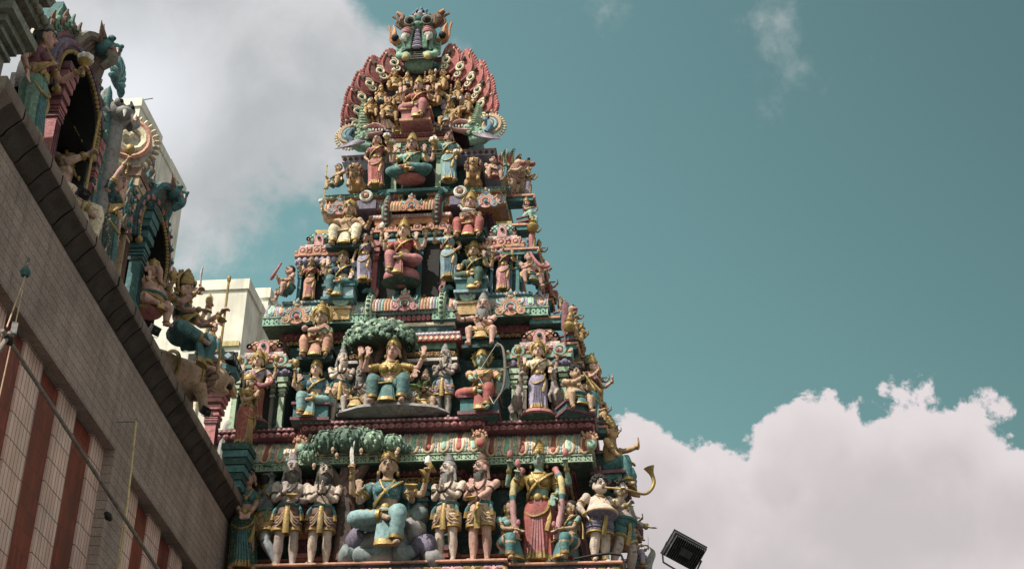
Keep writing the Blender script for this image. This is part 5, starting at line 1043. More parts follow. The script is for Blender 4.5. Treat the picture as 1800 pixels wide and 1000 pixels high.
# ---- lions, deer, yali, trees, boulders
def beast(name, lab, cat, px, b, t, Y, yaw, kind, cols, zf=None):
    z0 = at(px, b, Y)[2] if zf is None else zf; x0 = at(px, (b+t)/2, Y)[0]; s = at(px, t, Y)[2]-z0
    root = empty(name, (x0, Y, z0), radians(yaw), s); tag(root, lab, cat); B = MB()
    if kind == 'lion':
        B.tube(cr([(0, .42, .22), (0, .15, .36), (0, -.10, .46), (0, -.22, .62)], 4), [.17, .2, .21, .21, .2, .2, .21, .22, .23, .22, .2, .18, .16], 12)
        B.ell((0, -.30, .70), (.16, .17, .16), 12, 9); B.ell((0, -.43, .67), (.09, .10, .07), 10, 7); B.ell((0, -.40, .55), (.07, .08, .04), 10, 6)
        for q in (-1, 1):
            B.tube([(q*.14, -.16, .42), (q*.16, -.2, .2), (q*.16, -.24, .05)], [.10, .07, .055], 9); B.ell((q*.16, -.29, .045), (.065, .10, .045), 8, 6)
            B.ell((q*.19, .28, .22), (.12, .2, .2), 10, 7); B.tube([(q*.2, .2, .1), (q*.22, .0, .05)], [.07, .055], 8); B.ell((q*.10, -.25, .86), (.05, .03, .06), 7, 5)
        bo = B.build('body', cols[0], root, mods=True); md = bo.modifiers.new('join', 'REMESH'); md.mode = 'VOXEL'; md.voxel_size = .02; md.use_smooth_shade = True
        G = MB()
        for i in range(80):
            a = i*2.399; u = .95-i/80*1.9; r = math.sqrt(1-u*u); p = V(cos(a)*r*.25, -.17+sin(a)*r*.20, .66+u*.30)
            if p[1] < -.24 and abs(p[0]) < .15 and p[2] > .5: continue
            G.tube([p, p+V(cos(a)*.03, sin(a)*.03, -.04), p+V(cos(a)*.035, sin(a)*.03-.01, -.12)], [.04, .045, .008], 6)
        G.build('mane', cols[1], root)
        G = MB(); G.ell((0, -.46, .605), (.062, .055, .04), 10, 7, 0); G.ell((0, -.36, .67), (.10, .06, .09), 8, 6, 0); G.tube([(0, -.44, .575), (0, -.52, .565)], [.03, .02], 6, 1, fl=.4)
        for q in (-1, 1): G.tube([(q*.04, -.50, .64), (q*.04, -.51, .595)], [.013, .002], 5, 2); G.ell((q*.07, -.43, .745), (.022, .015, .02), 7, 5, 3); G.ell((q*.07, -.445, .745), (.011, .008, .013), 6, 4, 0)
        G.ell((0, -.52, .70), (.035, .025, .02), 7, 5, 0); G.build('roaring_mouth', ['black', 'red', 'white', 'eyew'], root)
    else:
        B.tube(cr([(0, .20, .30), (0, .05, .42), (0, -.08, .58), (0, -.12, .76), (0, -.15, .86)], 4), [.10, .11, .115, .12, .12, .115, .11, .095, .08, .065, .055, .05, .048, .046, .05, .05, .05], 10)
        B.ell((0, -.2, .88), (.05, .09, .05), 9, 7)
        for q in (-1, 1):
            B.tube([(q*.06, -.08, .55), (q*.06, -.17, .42), (q*.05, -.12, .3)], [.045, .03, .02], 7); B.tube([(q*.08, .18, .32), (q*.08, .12, .17), (q*.08, .19, .11), (q*.08, .15, .0)], [.075, .045, .03, .028], 7)
            B.tube([(q*.04, -.14, .92), (q*.09, -.12, .97)], [.025, .01], 6); B.tube([(q*.025, -.15, .92), (q*.04, -.13, 1.0)], [.012, .005], 5)
        bo = B.build('body', cols[0], root, mods=True); md = bo.modifiers.new('join', 'REMESH'); md.mode = 'VOXEL'; md.voxel_size = .014; md.use_smooth_shade = True
        G = MB()
        for q in (-1, 1): G.ell((q*.042, -.22, .895), (.012, .014, .014), 6, 5, 0)
        G.build('eye', ['black'], root)
        G = MB(); G.ring((0, -.13, .74), .06, .06, .012, 12, 0, 5); G.build('collar', ['gold'], root)
    return root
beast('lion_statue', 'roaring lion with shaggy brown mane beside the lady in rose', 'lion statue', 626, 339, 291, 1.0, -8, 'lion', ('skin_ochre', 'brown'), T4_)
beast('lion_statue', 'roaring lion with shaggy brown mane beside the lady in blue', 'lion statue', 832, 329, 281, 1.0, 8, 'lion', ('skin_ochre', 'brown'), T4_)
beast('deer_statue', 'pale deer rearing between archer bow and lotus goddess', 'deer statue', 911, 738, 655, .40, 24, 'deer', ('skin_grey',), T2_)
beast('deer_statue', 'pale deer rearing between lotus goddess and dwarf piper', 'deer statue', 979, 738, 648, .48, -24, 'deer', ('skin_grey',), T2_)
def leafclump(G, c, r, rows, n, mi=0, k=1.):
    """hanging cushion of overlapping leaves"""
    G.ell(c, (r*.93, r*.85, r*.80), 16, 10, mi)
    for j in range(rows):
        ph = radians(78-j*118/max(1, rows-1)); m = max(5, int(n*cos(ph*.9)))
        for i in range(m):
            a = 2*pi*(i+.5*(j % 2))/m+random.uniform(-.08, .08); d = V(cos(a)*cos(ph), sin(a)*cos(ph), sin(ph)); p = V(*c)+d*V(r, r*.92, r*.86); dn = unit(V(cos(a)*sin(ph), sin(a)*sin(ph), -cos(ph))+V(0, 0, -.2)+d*.12)
            sd = unit(np.cross(d, dn)); L_ = r*.40*k*random.uniform(.85, 1.15); w = L_*.36; o = d*.02*r
            G.add([p+o*2-dn*L_*.3, p+o+sd*w, p+o+dn*L_*.75+d*r*.05, p+o-sd*w, p+o*4+d*r*.07+dn*L_*.15], [(0, 1, 4), (1, 2, 4), (2, 3, 4), (3, 0, 4)], mi+(1 if random.random() < .3 else 0))
tr = tag(empty('sculpted_tree', at(610, 985, .55)*V(1, 1, 0)+V(0, 0, T1)), 'sculpted tree with round leafy cushions behind the two praying sages', 'tree sculpture')
def rel(o, P): return [V(*p)-V(*o.location) for p in P]
Yt = .45
G = MB(); G.tube(cr(rel(tr, [at(608, 990, Yt+.1), at(610, 930, Yt+.1), at(606, 880, Yt+.08), at(600, 850, Yt)]), 4), np.linspace(.24, .15, 13), 10, 0)
for P, r in (([(602, 860), (585, 835), (575, 812)], .12), ([(602, 855), (607, 825), (606, 805)], .11), ([(604, 870), (630, 835), (645, 815), (660, 805)], .12), ([(600, 850), (560, 822), (548, 812)], .07)): G.tube(cr(rel(tr, [at(*p, Yt-.05*i) for i, p in enumerate(P)]), 4), np.linspace(r, r*.6, (len(P)-1)*4+1), 8, 0)
for k in range(9): G.tube(cr(rel(tr, [at(596+3*k, 985-k, Yt-.12), at(600+2*k, 930, Yt-.10), at(597+2*k, 880, Yt-.08)]), 3), .018, 5, 1)
G.build('trunk', ['bark', 'dbrown'], tr)
for px, py, r in ((574, 778, 23), (614, 775, 27), (655, 777, 23), (691, 781, 19), (712, 788, 11), (541, 803, 14), (542, 788, 11), (596, 764, 14), (637, 763, 14)):
    c = V(*at(px, py, .10+.004*(30-r))); w = r/2766*27.2*1.05; G = MB(); leafclump(G, c-V(*tr.location), w, 6, 11, k=1.0); G.build('leaf_cushion', ['leaf', 'pgreen'] if int(px) % 2 else ['dleaf', 'leaf'], tr)
for px, py in ((585, 790), (592, 800), (635, 792), (620, 803), (700, 790), (697, 796), (552, 818)):
    c = V(*at(px, py, -.02))-V(*tr.location); G = MB(); G.ell(c, (.035, .035, .05), 8, 6, 0); G.ell(c+V(0, 0, -.05), (.02, .02, .03), 6, 5, 0); G.build('fruit', ['tan'], tr)
tr2 = tag(empty('sculpted_tree', at(668, 735, .5)), 'sculpted tree with a wide umbrella of curly dark leaves over the large goddess', 'tree sculpture'); G = MB()
for P, r in (([(655, 735), (658, 680), (652, 640), (640, 612), (622, 590)], .11), ([(655, 650), (668, 620), (675, 600), (690, 580)], .09), ([(650, 640), (634, 625), (618, 605)], .06), ([(716, 730), (716, 660), (706, 600)], .06)): G.tube(cr(rel(tr2, [at(*p, .62-.04*i) for i, p in enumerate(P)]), 4), np.linspace(r, r*.5, (len(P)-1)*4+1), 8, 0)
G.build('trunk', ['bark'], tr2); G = MB(); cc = V(*at(668, 600, .42)); wx = 67/2766*27.6; 
for i in range(420):
    u = random.uniform(0, 1); a = random.uniform(0, 2*pi); ph = math.acos(1-u*1.12); d = V(cos(a)*sin(ph), sin(a)*sin(ph), cos(ph)); p = cc+d*V(wx, .40, .46)*random.uniform(.88, 1.05)+V(0, 0, -.05)
    r = random.uniform(.04, .085); q = p-V(*tr2.location); nn = unit(d+V(random.uniform(-.5, .5), random.uniform(-.8, .1), random.uniform(-.4, .4)))
    e1 = unit(np.cross(nn, V(.3, .2, 1))); e2 = np.cross(nn, e1)
    G.add([q+nn*r*.5]+[q+(e1*cos(t_)+e2*sin(t_))*r*(1 if k_ % 2 else .6)-nn*r*.3*(k_ % 2) for k_, t_ in enumerate(np.arange(10)*2*pi/10)], [(0, 1+k_, 1+(k_+1) % 10) for k_ in range(10)], random.choice((0, 0, 1, 1, 2)))
n = 20; th = np.arange(n)*2*pi/n
G.rings([np.stack([np.cos(th)*wx*q, np.sin(th)*.37*q, np.full(n, z)], 1)+cc-V(*tr2.location) for q, z in ((.80, -.02), (.86, .10), (.68, .28), (.35, .36), (.03, .39))], 1)
G.build('leaf_canopy', ['leaf', 'dleaf', 'pgreen'], tr2)
sp = tag(empty('leaf_sprig', at(736, 695, .30)), 'small bright green leafy sprig beside the large goddess', 'plant'); G = MB(); G.tube([(0, 0, -.25), (0, 0, .15)], .016, 6, 0)
for i in range(12): a = i*2.4; d = V(cos(a), sin(a)*.6-.2, .9-.1*i); G.tube(cr([V(0, 0, .1+.01*i), V(0, 0, .14)+d*.10, V(0, 0, .10)+d*.2], 3), [.012, .03, .035, .03, .025, .012, .003], 6, 0, fl=.35)
G.build('leaves', ['leafb'], sp)
# boulders under the seated goddess, mound under the large goddess
def boulders(lab, L_, cols):
    r0 = tag(empty('boulder_pile', L_[0][3]), lab, 'boulders')
    for px, py, r, loc in L_:
        c = V(*loc)-V(*L_[0][3]); G = MB(); ph = random.uniform(0, 6)
        G.ell(c, (r, r*.8, r*.85), 16, 11, 0, rz3(ph), fn=lambda q, th, u: q*(1+.12*np.cos(2*th+ph)+.09*np.cos(3*th+u*6)+.05*np.cos(5*th-u*9+ph))[:, None]); G.build('boulder', [random.choice(cols)], r0)
BL = [(640, 920, .25), (628, 950, .24), (658, 955, .27), (612, 978, .2), (642, 982, .22), (675, 975, .22), (712, 978, .24), (700, 945, .28), (672, 930, .25), (728, 935, .25), (742, 965, .26), (762, 985, .2), (690, 910, .26), (735, 905, .22)]
boulders('pile of smooth grey lilac boulders under the goddess with the sword', [(a_, b_, r, at(a_, b_, .50-.004*(b_-900))) for a_, b_, r in BL], ['grey', 'slate', 'grey', 'slate', 'dlilac'])
BL = [(690, 712, .3), (660, 700, .24), (720, 704, .26), (745, 716, .26), (640, 716, .22), (676, 690, .2), (730, 690, .2)]
boulders('grey and teal boulder mound below the goddess under the spreading tree', [(a_, b_, r, at(a_, b_, .62)) for a_, b_, r in BL], ['grey', 'slate', 'grey', 'dlilac'])
G = MB(); c = V(*at(690, 727, .30)); G.lathe([(.0, -.10), (.7, -.09), (.98, -.03), (.92, .03), (.6, .06), (0, .07)], c, 32, 0, sy=.42, fn=lambda th, t: 1+.03*np.cos(9*th)); tpart(G, 'mound_rim', ['grey'])
# winged yali rampant on the top corner
def yali(lab, px, b, t, Y, yaw, cols=('teal', 'red', 'ochre', 'tan')):
    """rampant beast: scaled chest, snarling head, upright leaf wings"""
    z0 = at(px, b, Y)[2]; s = at(px, t, Y)[2]-z0; root = empty('winged_beast_statue', (at(px, b, Y)[0], Y, z0), radians(yaw), s); tag(root, lab, 'beast statue'); B = MB()
    P = cr([(0, .10, -.05), (0, .12, .2), (0, .02, .42), (0, -.06, .6)], 6); r = np.interp(np.linspace(0, 1, len(P)), [0, .4, 1], [.13, .16, .10]); B.tube(P, r, 12, 0)
    for i in range(2, len(P)-1):
        for j in range(9): q = -pi+pi*j/8+.2*(i % 2); B.ell(P[i]+V(cos(q)*r[i], sin(q)*r[i], 0), (.045, .03, .045), 6, 4, i % 2)
    B.ell((0, -.12, .66), (.10, .13, .10), 10, 7, 0); B.ell((0, -.24, .63), (.07, .08, .06), 8, 6, 1)
    for q in (-1, 1): B.ell((q*.06, -.18, .74), .035, 7, 5, 2); B.tube([(q*.12, .0, .4), (q*.14, -.18, .36), (q*.12, -.26, .44)], [.06, .045, .03], 7, 0); B.tube([(q*.12, .08, .15), (q*.14, -.06, .1), (q*.13, -.0, -.05)], [.09, .06, .045], 8, 0)
    B.build('body', [cols[3], 'rose', 'black'], root)
    for k, (x, y, h, c) in enumerate(((-.12, .10, .34, 0), (.12, .10, .32, 2), (0, .02, .30, 1), (-.2, .16, .22, 1), (.2, .16, .24, 0))):
        G = MB(); ts = np.linspace(0, 1, 11); G.tube([V(x*(1+.5*t_)+.03*sin(t_*5), y+.10*sin(t_*3), .55+h*1.35*t_) for t_ in ts], np.interp(ts, [0, .35, .7, 1], [.05, .095, .06, .006]), 9, 0, fl=.5)
        for i in range(1, 10): t_ = i/10; G.ell((x*(1+.5*t_)+.03*sin(t_*5), y+.10*sin(t_*3)-.05, .55+h*1.35*t_), .022, 6, 4, 1)
        G.build('leaf_wing', [cols[c], 'lemon'], root)
yali('red winged beast rearing beyond the trident dwarf on the topmost ledge', 903, 331, 268, 1.35, 70)
yali('winged beast rearing on the outermost top ledge with green crest', 917, 334, 268, 1.9, 75)
yali('winged beast rearing at the flank beside the green slab end', 1000, 575, 528, 1.3, 70)
# spearhead and blade at the flank
for nm, lab, px, b, t, Y, c in (('spear', 'plum spear blade standing upright on the second storey flank', 993, 590, 525, .7, 'plum'), ('blade', 'curved grey blade rising from behind the lowest flank corner', 1138, 1010, 962, 1.4, 'grey'), ('spear', 'thin dark spear tip rising behind the lowest flank corner', 1130, 1010, 965, 1.5, 'dbrown')):
    p = at(px, b, Y); h = at(px, t, Y)[2]-p[2]; r0 = tag(empty(nm, p), lab, nm); G = MB()
    cv = .10 if nm == 'blade' else 0
    G.tube(cr([(0, 0, -.3), (0, 0, 0), (cv*.3, 0, h*.4), (cv, 0, h*.8), (cv*.6, 0, h)], 4), np.interp(np.linspace(0, 1, 17), [0, .3, .35, .7, 1], [.015, .015, .07, .06, .004]), 8, 0, fl=.3, up=(0, 1, 0)); G.build('blade' if nm != 'blade' else 'curved_blade', [c], r0)
# gold water pots on the flank ledges
for i, (px, b, Y) in enumerate(((936, 408, .9), (1000, 583, .6), (1022, 596, 1.2))):
    p = at(px, b, Y); G = MB(); G.lathe([(.04, 0), (.09, .04), (.11, .12), (.06, .19), (.08, .22), (.03, .27), (.035, .32), (0, .36)], p, 14, 0); o = tpart(G, 'water_pot', ['gold'])
# ================================================================== granite hall beside the tower
def nodemat(name, fn):
    m = bpy.data.materials.new(name); m.use_nodes = True; t = m.node_tree; fn(t, t.nodes['Principled BSDF'], t.nodes, t.links); _mc[name] = m; return m
def brickmat(name, c1, c2, mortar, bw, bh, ms, rough=.6, offs_=.5, vary=.5, spec=.3, axis='XZ', speck=.5):
    def fn(t, b, N_, L_):
        tcx = N_.new('ShaderNodeTexCoord'); sp_ = N_.new('ShaderNodeSeparateXYZ'); cb = N_.new('ShaderNodeCombineXYZ'); L_.new(tcx.outputs['Object'], sp_.inputs[0])
        L_.new(sp_.outputs[axis[0]], cb.inputs[0]); L_.new(sp_.outputs[axis[1]], cb.inputs[1])
        br = N_.new('ShaderNodeTexBrick'); L_.new(cb.outputs[0], br.inputs['Vector']); br.inputs['Scale'].default_value = 1; br.offset = offs_
        br.inputs['Brick Width'].default_value = bw; br.inputs['Row Height'].default_value = bh; br.inputs['Mortar Size'].default_value = ms; br.inputs['Mortar Smooth'].default_value = .3; br.inputs['Bias'].default_value = 0
        for k, c in (('Color1', c1), ('Color2', c2), ('Mortar', mortar)): br.inputs[k].default_value = (*s2l(c), 1)
        n = N_.new('ShaderNodeTexNoise'); n.inputs['Scale'].default_value = 1.3; n.inputs['Detail'].default_value = 8; L_.new(tcx.outputs['Object'], n.inputs[0])
        r = N_.new('ShaderNodeMapRange'); L_.new(n.outputs[0], r.inputs[0]); r.inputs[1].default_value = .3; r.inputs[2].default_value = .7; r.inputs[3].default_value = 1-vary; r.inputs[4].default_value = 1+vary*.5
        n2_ = N_.new('ShaderNodeTexNoise'); n2_.inputs['Scale'].default_value = 55; n2_.inputs['Detail'].default_value = 3; L_.new(tcx.outputs['Object'], n2_.inputs[0])
        r2 = N_.new('ShaderNodeMapRange'); L_.new(n2_.outputs[0], r2.inputs[0]); r2.inputs[1].default_value = .3; r2.inputs[2].default_value = .7; r2.inputs[3].default_value = 1-speck; r2.inputs[4].default_value = 1+speck
        mu = N_.new('ShaderNodeMath'); mu.operation = 'MULTIPLY'; L_.new(r.outputs[0], mu.inputs[0]); L_.new(r2.outputs[0], mu.inputs[1])
        mp3 = N_.new('ShaderNodeMapping'); mp3.inputs['Scale'].default_value = (5, 5, .45); L_.new(tcx.outputs['Object'], mp3.inputs[0])
        n3_ = N_.new('ShaderNodeTexNoise'); n3_.inputs['Scale'].default_value = 1.; n3_.inputs['Detail'].default_value = 7; L_.new(mp3.outputs[0], n3_.inputs[0])
        r3 = N_.new('ShaderNodeMapRange'); L_.new(n3_.outputs[0], r3.inputs[0])
        for i_, v_ in ((1, .48), (2, .72), (3, 1.), (4, 1-vary*1.1)): r3.inputs[i_].default_value = v_
        mu2 = N_.new('ShaderNodeMath'); mu2.operation = 'MULTIPLY'; L_.new(mu.outputs[0], mu2.inputs[0]); L_.new(r3.outputs[0], mu2.inputs[1]); mu = mu2
        x = N_.new('ShaderNodeVectorMath'); x.operation = 'SCALE'; L_.new(br.outputs['Color'], x.inputs[0]); L_.new(mu.outputs[0], x.inputs['Scale']); L_.new(x.outputs[0], b.inputs['Base Color'])
        b.inputs['Roughness'].default_value = rough; b.inputs['Specular IOR Level'].default_value = spec
        bp = N_.new('ShaderNodeBump'); bp.inputs['Strength'].default_value = .6; bp.inputs['Distance'].default_value = .01; L_.new(br.outputs['Fac'], bp.inputs['Height']); bp.invert = True; L_.new(bp.outputs[0], b.inputs['Normal'])
    return nodemat(name, fn)
brickmat('granite', 'a0918a', '948680', '5c504c', .55, .125, .004, .75, .5, .22, .2, speck=.35)
brickmat('white_tile', 'e8cbc2', 'dcb8ad', '4a3d3b', .10, .30, .006, .22, .0, .28, .5, speck=.10)
brickmat('red_brick', '86341f', '642418', '2f1713', .075, .25, .004, .35, .5, .35, .4, speck=.25)
brickmat('plaster', 'dfdcd3', 'dbd7cc', 'd3cec2', 3, 3, .0, .85, .5, .22, .1, speck=.06)
DL = -.04; E_ = V(sin(DL), cos(DL), 0); NV = V(E_[1], -E_[0], 0); P0 = V(-2.49, -.30, 0)
WROT = math.atan2(-E_[1], -E_[0]); WY = math.degrees(math.atan2(NV[0], -NV[1]))
def wpt(px, py, v):
    d = ray(px, py); return CAM+d*(((P0+NV*v-CAM)@NV)/(d@NV))
def wl(px, py, v): q = wpt(px, py, v)-P0; return -(q@E_), q[2]
def ww(u, v, z): return P0-E_*u+NV*v+V(0, 0, z)
hall = tag(empty('granite_hall', P0, WROT), 'granite clad hall wall with red and white striped tile bays and dark coping', 'building')
ZL = 10.225; FV = -.25; U1 = 5.22; U2 = 4.48; UE = 10.72; RC = .15
G = MB(); G.bx(-1.0, UE, FV-.6, FV, ZL, 11.9); G.build('upper_wall', ['granite'], hall)
for a_, b_ in ((U2, U1), (-1.0, -.05), (10.35, UE)): G = MB(); G.bx(a_, b_, FV-.6, FV, 0, ZL); G.build('pier', ['granite'], hall)
for side_u0, side_u1, pxs in ((U1, 10.35, None), (-.05, U2, None)):
    G = MB(); G.bx(side_u0, side_u1, FV-.6, FV-RC-.06, 0, ZL); G.build('bay_backing', ['dstone'], hall)
e = [wl(p, r, FV-RC)[0] for p, r in ((189, 800), (157, 800), (122, 800), (86, 800), (47, 800))]
st = [U1]+e[1:]; st += [st[-1]+.64, st[-1]+1.27, st[-1]+1.9, 10.35]
for i in range(len(st)-1):
    w_ = i % 2 == 0; G = MB(); G.bx(st[i]+.001, st[i+1]-.001, FV-RC-.1, FV-RC-(0 if w_ else .025), 0, ZL-(.0 if w_ else .06)); G.build('white_tile_stripe' if w_ else 'red_brick_stripe', ['white_tile' if w_ else 'red_brick'], hall)
e2 = [wl(p, r, FV-RC)[0] for p, r in ((244, 870), (263, 897), (284, 925), (303, 950), (322, 975))]
st = [U2]+e2+[e2[-1]-.55*k for k in range(1, 4)]
for i in range(len(st)-1):
    w_ = i % 2 == 0; G = MB(); G.bx(max(st[i+1], -.05)+.001, st[i]-.001, FV-RC-.1, FV-RC-(0 if w_ else .025), 0, ZL-(.0 if w_ else .06)); G.build('white_tile_stripe' if w_ else 'red_brick_stripe', ['white_tile' if w_ else 'red_brick'], hall)
brickmat('coping_stone', '7d716a', '6b605a', '2b2726', 9, 9, .0, .8, .5, .35, .2, speck=.25)
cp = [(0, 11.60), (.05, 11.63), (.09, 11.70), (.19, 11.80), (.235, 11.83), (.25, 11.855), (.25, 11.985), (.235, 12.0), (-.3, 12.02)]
brickmat('coping_shaded', '4b4441', '3f3936', '2b2726', 9, 9, .0, .8, .5, .35, .2, speck=.25)  # darker copy of the coping stone, underside shade put into its colour
u = -1.0; G = MB()
while u < UE-.05:
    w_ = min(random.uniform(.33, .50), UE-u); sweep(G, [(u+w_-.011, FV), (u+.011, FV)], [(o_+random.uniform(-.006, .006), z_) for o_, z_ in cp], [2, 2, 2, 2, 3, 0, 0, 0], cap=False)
    u += w_
sweep(G, [(UE, FV), (-1., FV)], [(o-.022, z) for o, z in cp], 1, cap=False)
sweep(G, [(UE, -5), (UE, FV), (UE-.01, FV)], cp, 0, cap=False)
G.build('coping', ['coping_stone', 'black', 'coping_shaded', 'coping_stone'], hall)
G = MB(); G.bx(-1., UE-.02, -6, FV-.02, 11.86, 11.96); G.bx(UE-.6, UE, -6, FV-.6, 0, 11.9); G.build('roof_deck', ['dstone'], hall)
# plinth strips behind the coping
for a_, b_, c in ((8.5, 10.2, 'teal'), (7.0, 8.5, 'rose'), (5.6, 7.0, 'teal'), (3.6, 5.6, 'tan'), (1.6, 3.6, 'teal'), (-.6, 1.6, 'mint')):
    G = MB(); G.bx(a_+.01, b_-.01, -.75, -.34, 11.97, 12.16); G.bx(a_+.03, b_-.03, -.74, -.38, 12.16, 12.24); G.build('plinth', [c], hall)
# ---- things along the hall's roof edge, near to far
def wempty(name, lab, cat, px, py, v, zf=12.24): u_, z_ = wl(px, py, v); return tag(empty(name, ww(u_, v, zf), WROT), lab, cat)
def wpillar(lab, px, row, v, top, w, cols, cap=1.0):
    """stepped pillar through pixel (px,row) of its axis, its head reaching the pixel top"""
    o = wempty('pillar', lab, 'pillar', px, row, v); G = MB(); h = wl(top[0], top[1], v)[1]-12.24
    for q0, q1, k, m in ((0, .10, 1.35, 1), (.10, .13, 1.15, 0), (.13, .52, .95, 0), (.52, .55, 1.1, 1), (.56, .58, 1.1, 0), (.59, .61, 1.1, 0), (.62, .66, 1.25, 0), (.66, .70, 1.05, 1), (.70, .76, 1.35*cap, 0), (.76, .80, 1.1, 1), (.80, .86, 1.45*cap, 0), (.86, .93, 1.6*cap, 0), (.93, 1., 1.8*cap, 1)):
        G.box((0, 0, h*(q0+q1)/2), (w*k, w*k, h*(q1-q0)-.004), m, 0, .93 if q0 == .13 else 1)
    for s in (0, 1):
        for i in range(3): G.bx(-w*.3+w*.3*i-w*.09, -w*.3+w*.3*i+w*.09, w*.44, w*.49, h*.16, h*.49, 1)
    G.build('shaft', list(cols), o); return o
# stone pavilion corner
pv = wempty('stone_pavilion', 'grey green stone pavilion with stepped eaves at the near wall end', 'pavilion', -24, 120, -.65); G = MB()
for q in (0, -1.2):
    for z0, z1, k in ((0, .16, .48), (.16, .62, .32), (.62, .68, .42), (.68, .74, .36), (.74, .82, .5), (.82, .92, .62), (.92, 1.04, .8)): G.box((.10, q, (z0+z1)/2), (k, k, z1-z0-.004), 0 if k != .32 else 1)
G.build('pillar', ['gstone', 'stone'], pv); G = MB()
PP = [(1.9, .10), (-.12, .10), (-.12, -2.2)]
PPr = [(-.12, -2.2)[::1], (-.12, .10), (1.9, .10)]
PPp = [(1.9, .10), (-.12, .10), (-.12, -2.2)]
sweep(G, PPp, [(-.6, 1.05), (.12, 1.05), (.12, 1.2), (.08, 1.22), (.08, 1.3), (.24, 1.34), (.30, 1.44), (.24, 1.52), (.18, 1.54), (.18, 1.66), (.3, 1.70), (.34, 1.82), (.2, 1.9), (.2, 2.05), (.34, 2.1), (.36, 2.3), (.1, 2.4)], [0, 0, 1, 0, 1, 0, 0, 1, 0, 1, 0, 0, 1, 0, 1, 0])
def fe(i, s):
    for z in (1.43, 1.79, 2.19): G.ell((0, -.0, z), (s*.38, .05, .06), 8, 5, 0); G.ell((s*.5, 0, z), (s*.08, .04, .07), 6, 4, 1)
along(G, PPp, .30, .20, fe, skip=0); G.build('stepped_eaves', ['gstone', 'stone'], pv)
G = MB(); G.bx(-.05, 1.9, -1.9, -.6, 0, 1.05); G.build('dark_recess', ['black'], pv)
# teal clad pilaster
tp = wempty('teal_pilaster', 'teal pilaster clad in scale pattern behind the lamp bearing woman', 'pilaster', 88, 130, -.85); G = MB(); G.bx(-.35, .35, -.25, .1, 0, 2.35, 0)
for j in range(16):
    for i in range(5): G.ell((-.28+.14*i+.07*(j % 2), .10, .2+.13*j), (.075, .045, .06), 8, 5, j % 2)
for j in range(14):
    for i in range(3): G.ell((-.35, -.2+.12*i, .3+.14*j), (.04, .06, .06), 8, 5, j % 2)
G.build('shaft', ['teal', 'dteal'], tp); G = MB(); G.bx(-.42, .42, -.28, .2, 2.35, 2.5, 0); G.bx(-.38, .38, -.28, .16, 2.5, 2.9, 1)
for i in range(6): G.ell((-.35+.14*i, .2, 2.43), (.05, .03, .04), 8, 5, 2); G.ell((-.42, -.24+.08*i, 2.43), (.03, .03, .04), 8, 5, 2)
G.build('capital', ['white', 'teal', 'dteal'], tp)
def wfig(name, lab, px, b, t, v, yaw=0, **k):
    p = wpt(px, (b+t)/2, v); z0 = wpt(px, b, v)[2] if 'zz' not in k else k.pop('zz'); zt = wpt(px, t, v)[2]
    return figure(name, lab, 0, 0, 0, 0, xyz=(p[0], p[1], z0), H=zt-z0, yaw=WY+yaw, **k)
wfig('lamp_bearer_statue', 'large standing woman in teal floral sari holding up a white petalled lamp', 68, 205, 22, -.42, -6, sk='skin_pink', legs='contra', low=('sari', 'green+lilac', 'teal'), up='plum', sash='ochre', crown='band', arms=(hang(-1), (1, .16, -.24, -.06, 'f', 'lamp')), zz=12.24, hy=20, vox=.007)
wpillar('pink stepped pillar beside the larger oval niche', 97, 190, -.45, (110, 120), .18, ('rose', 'plum'))
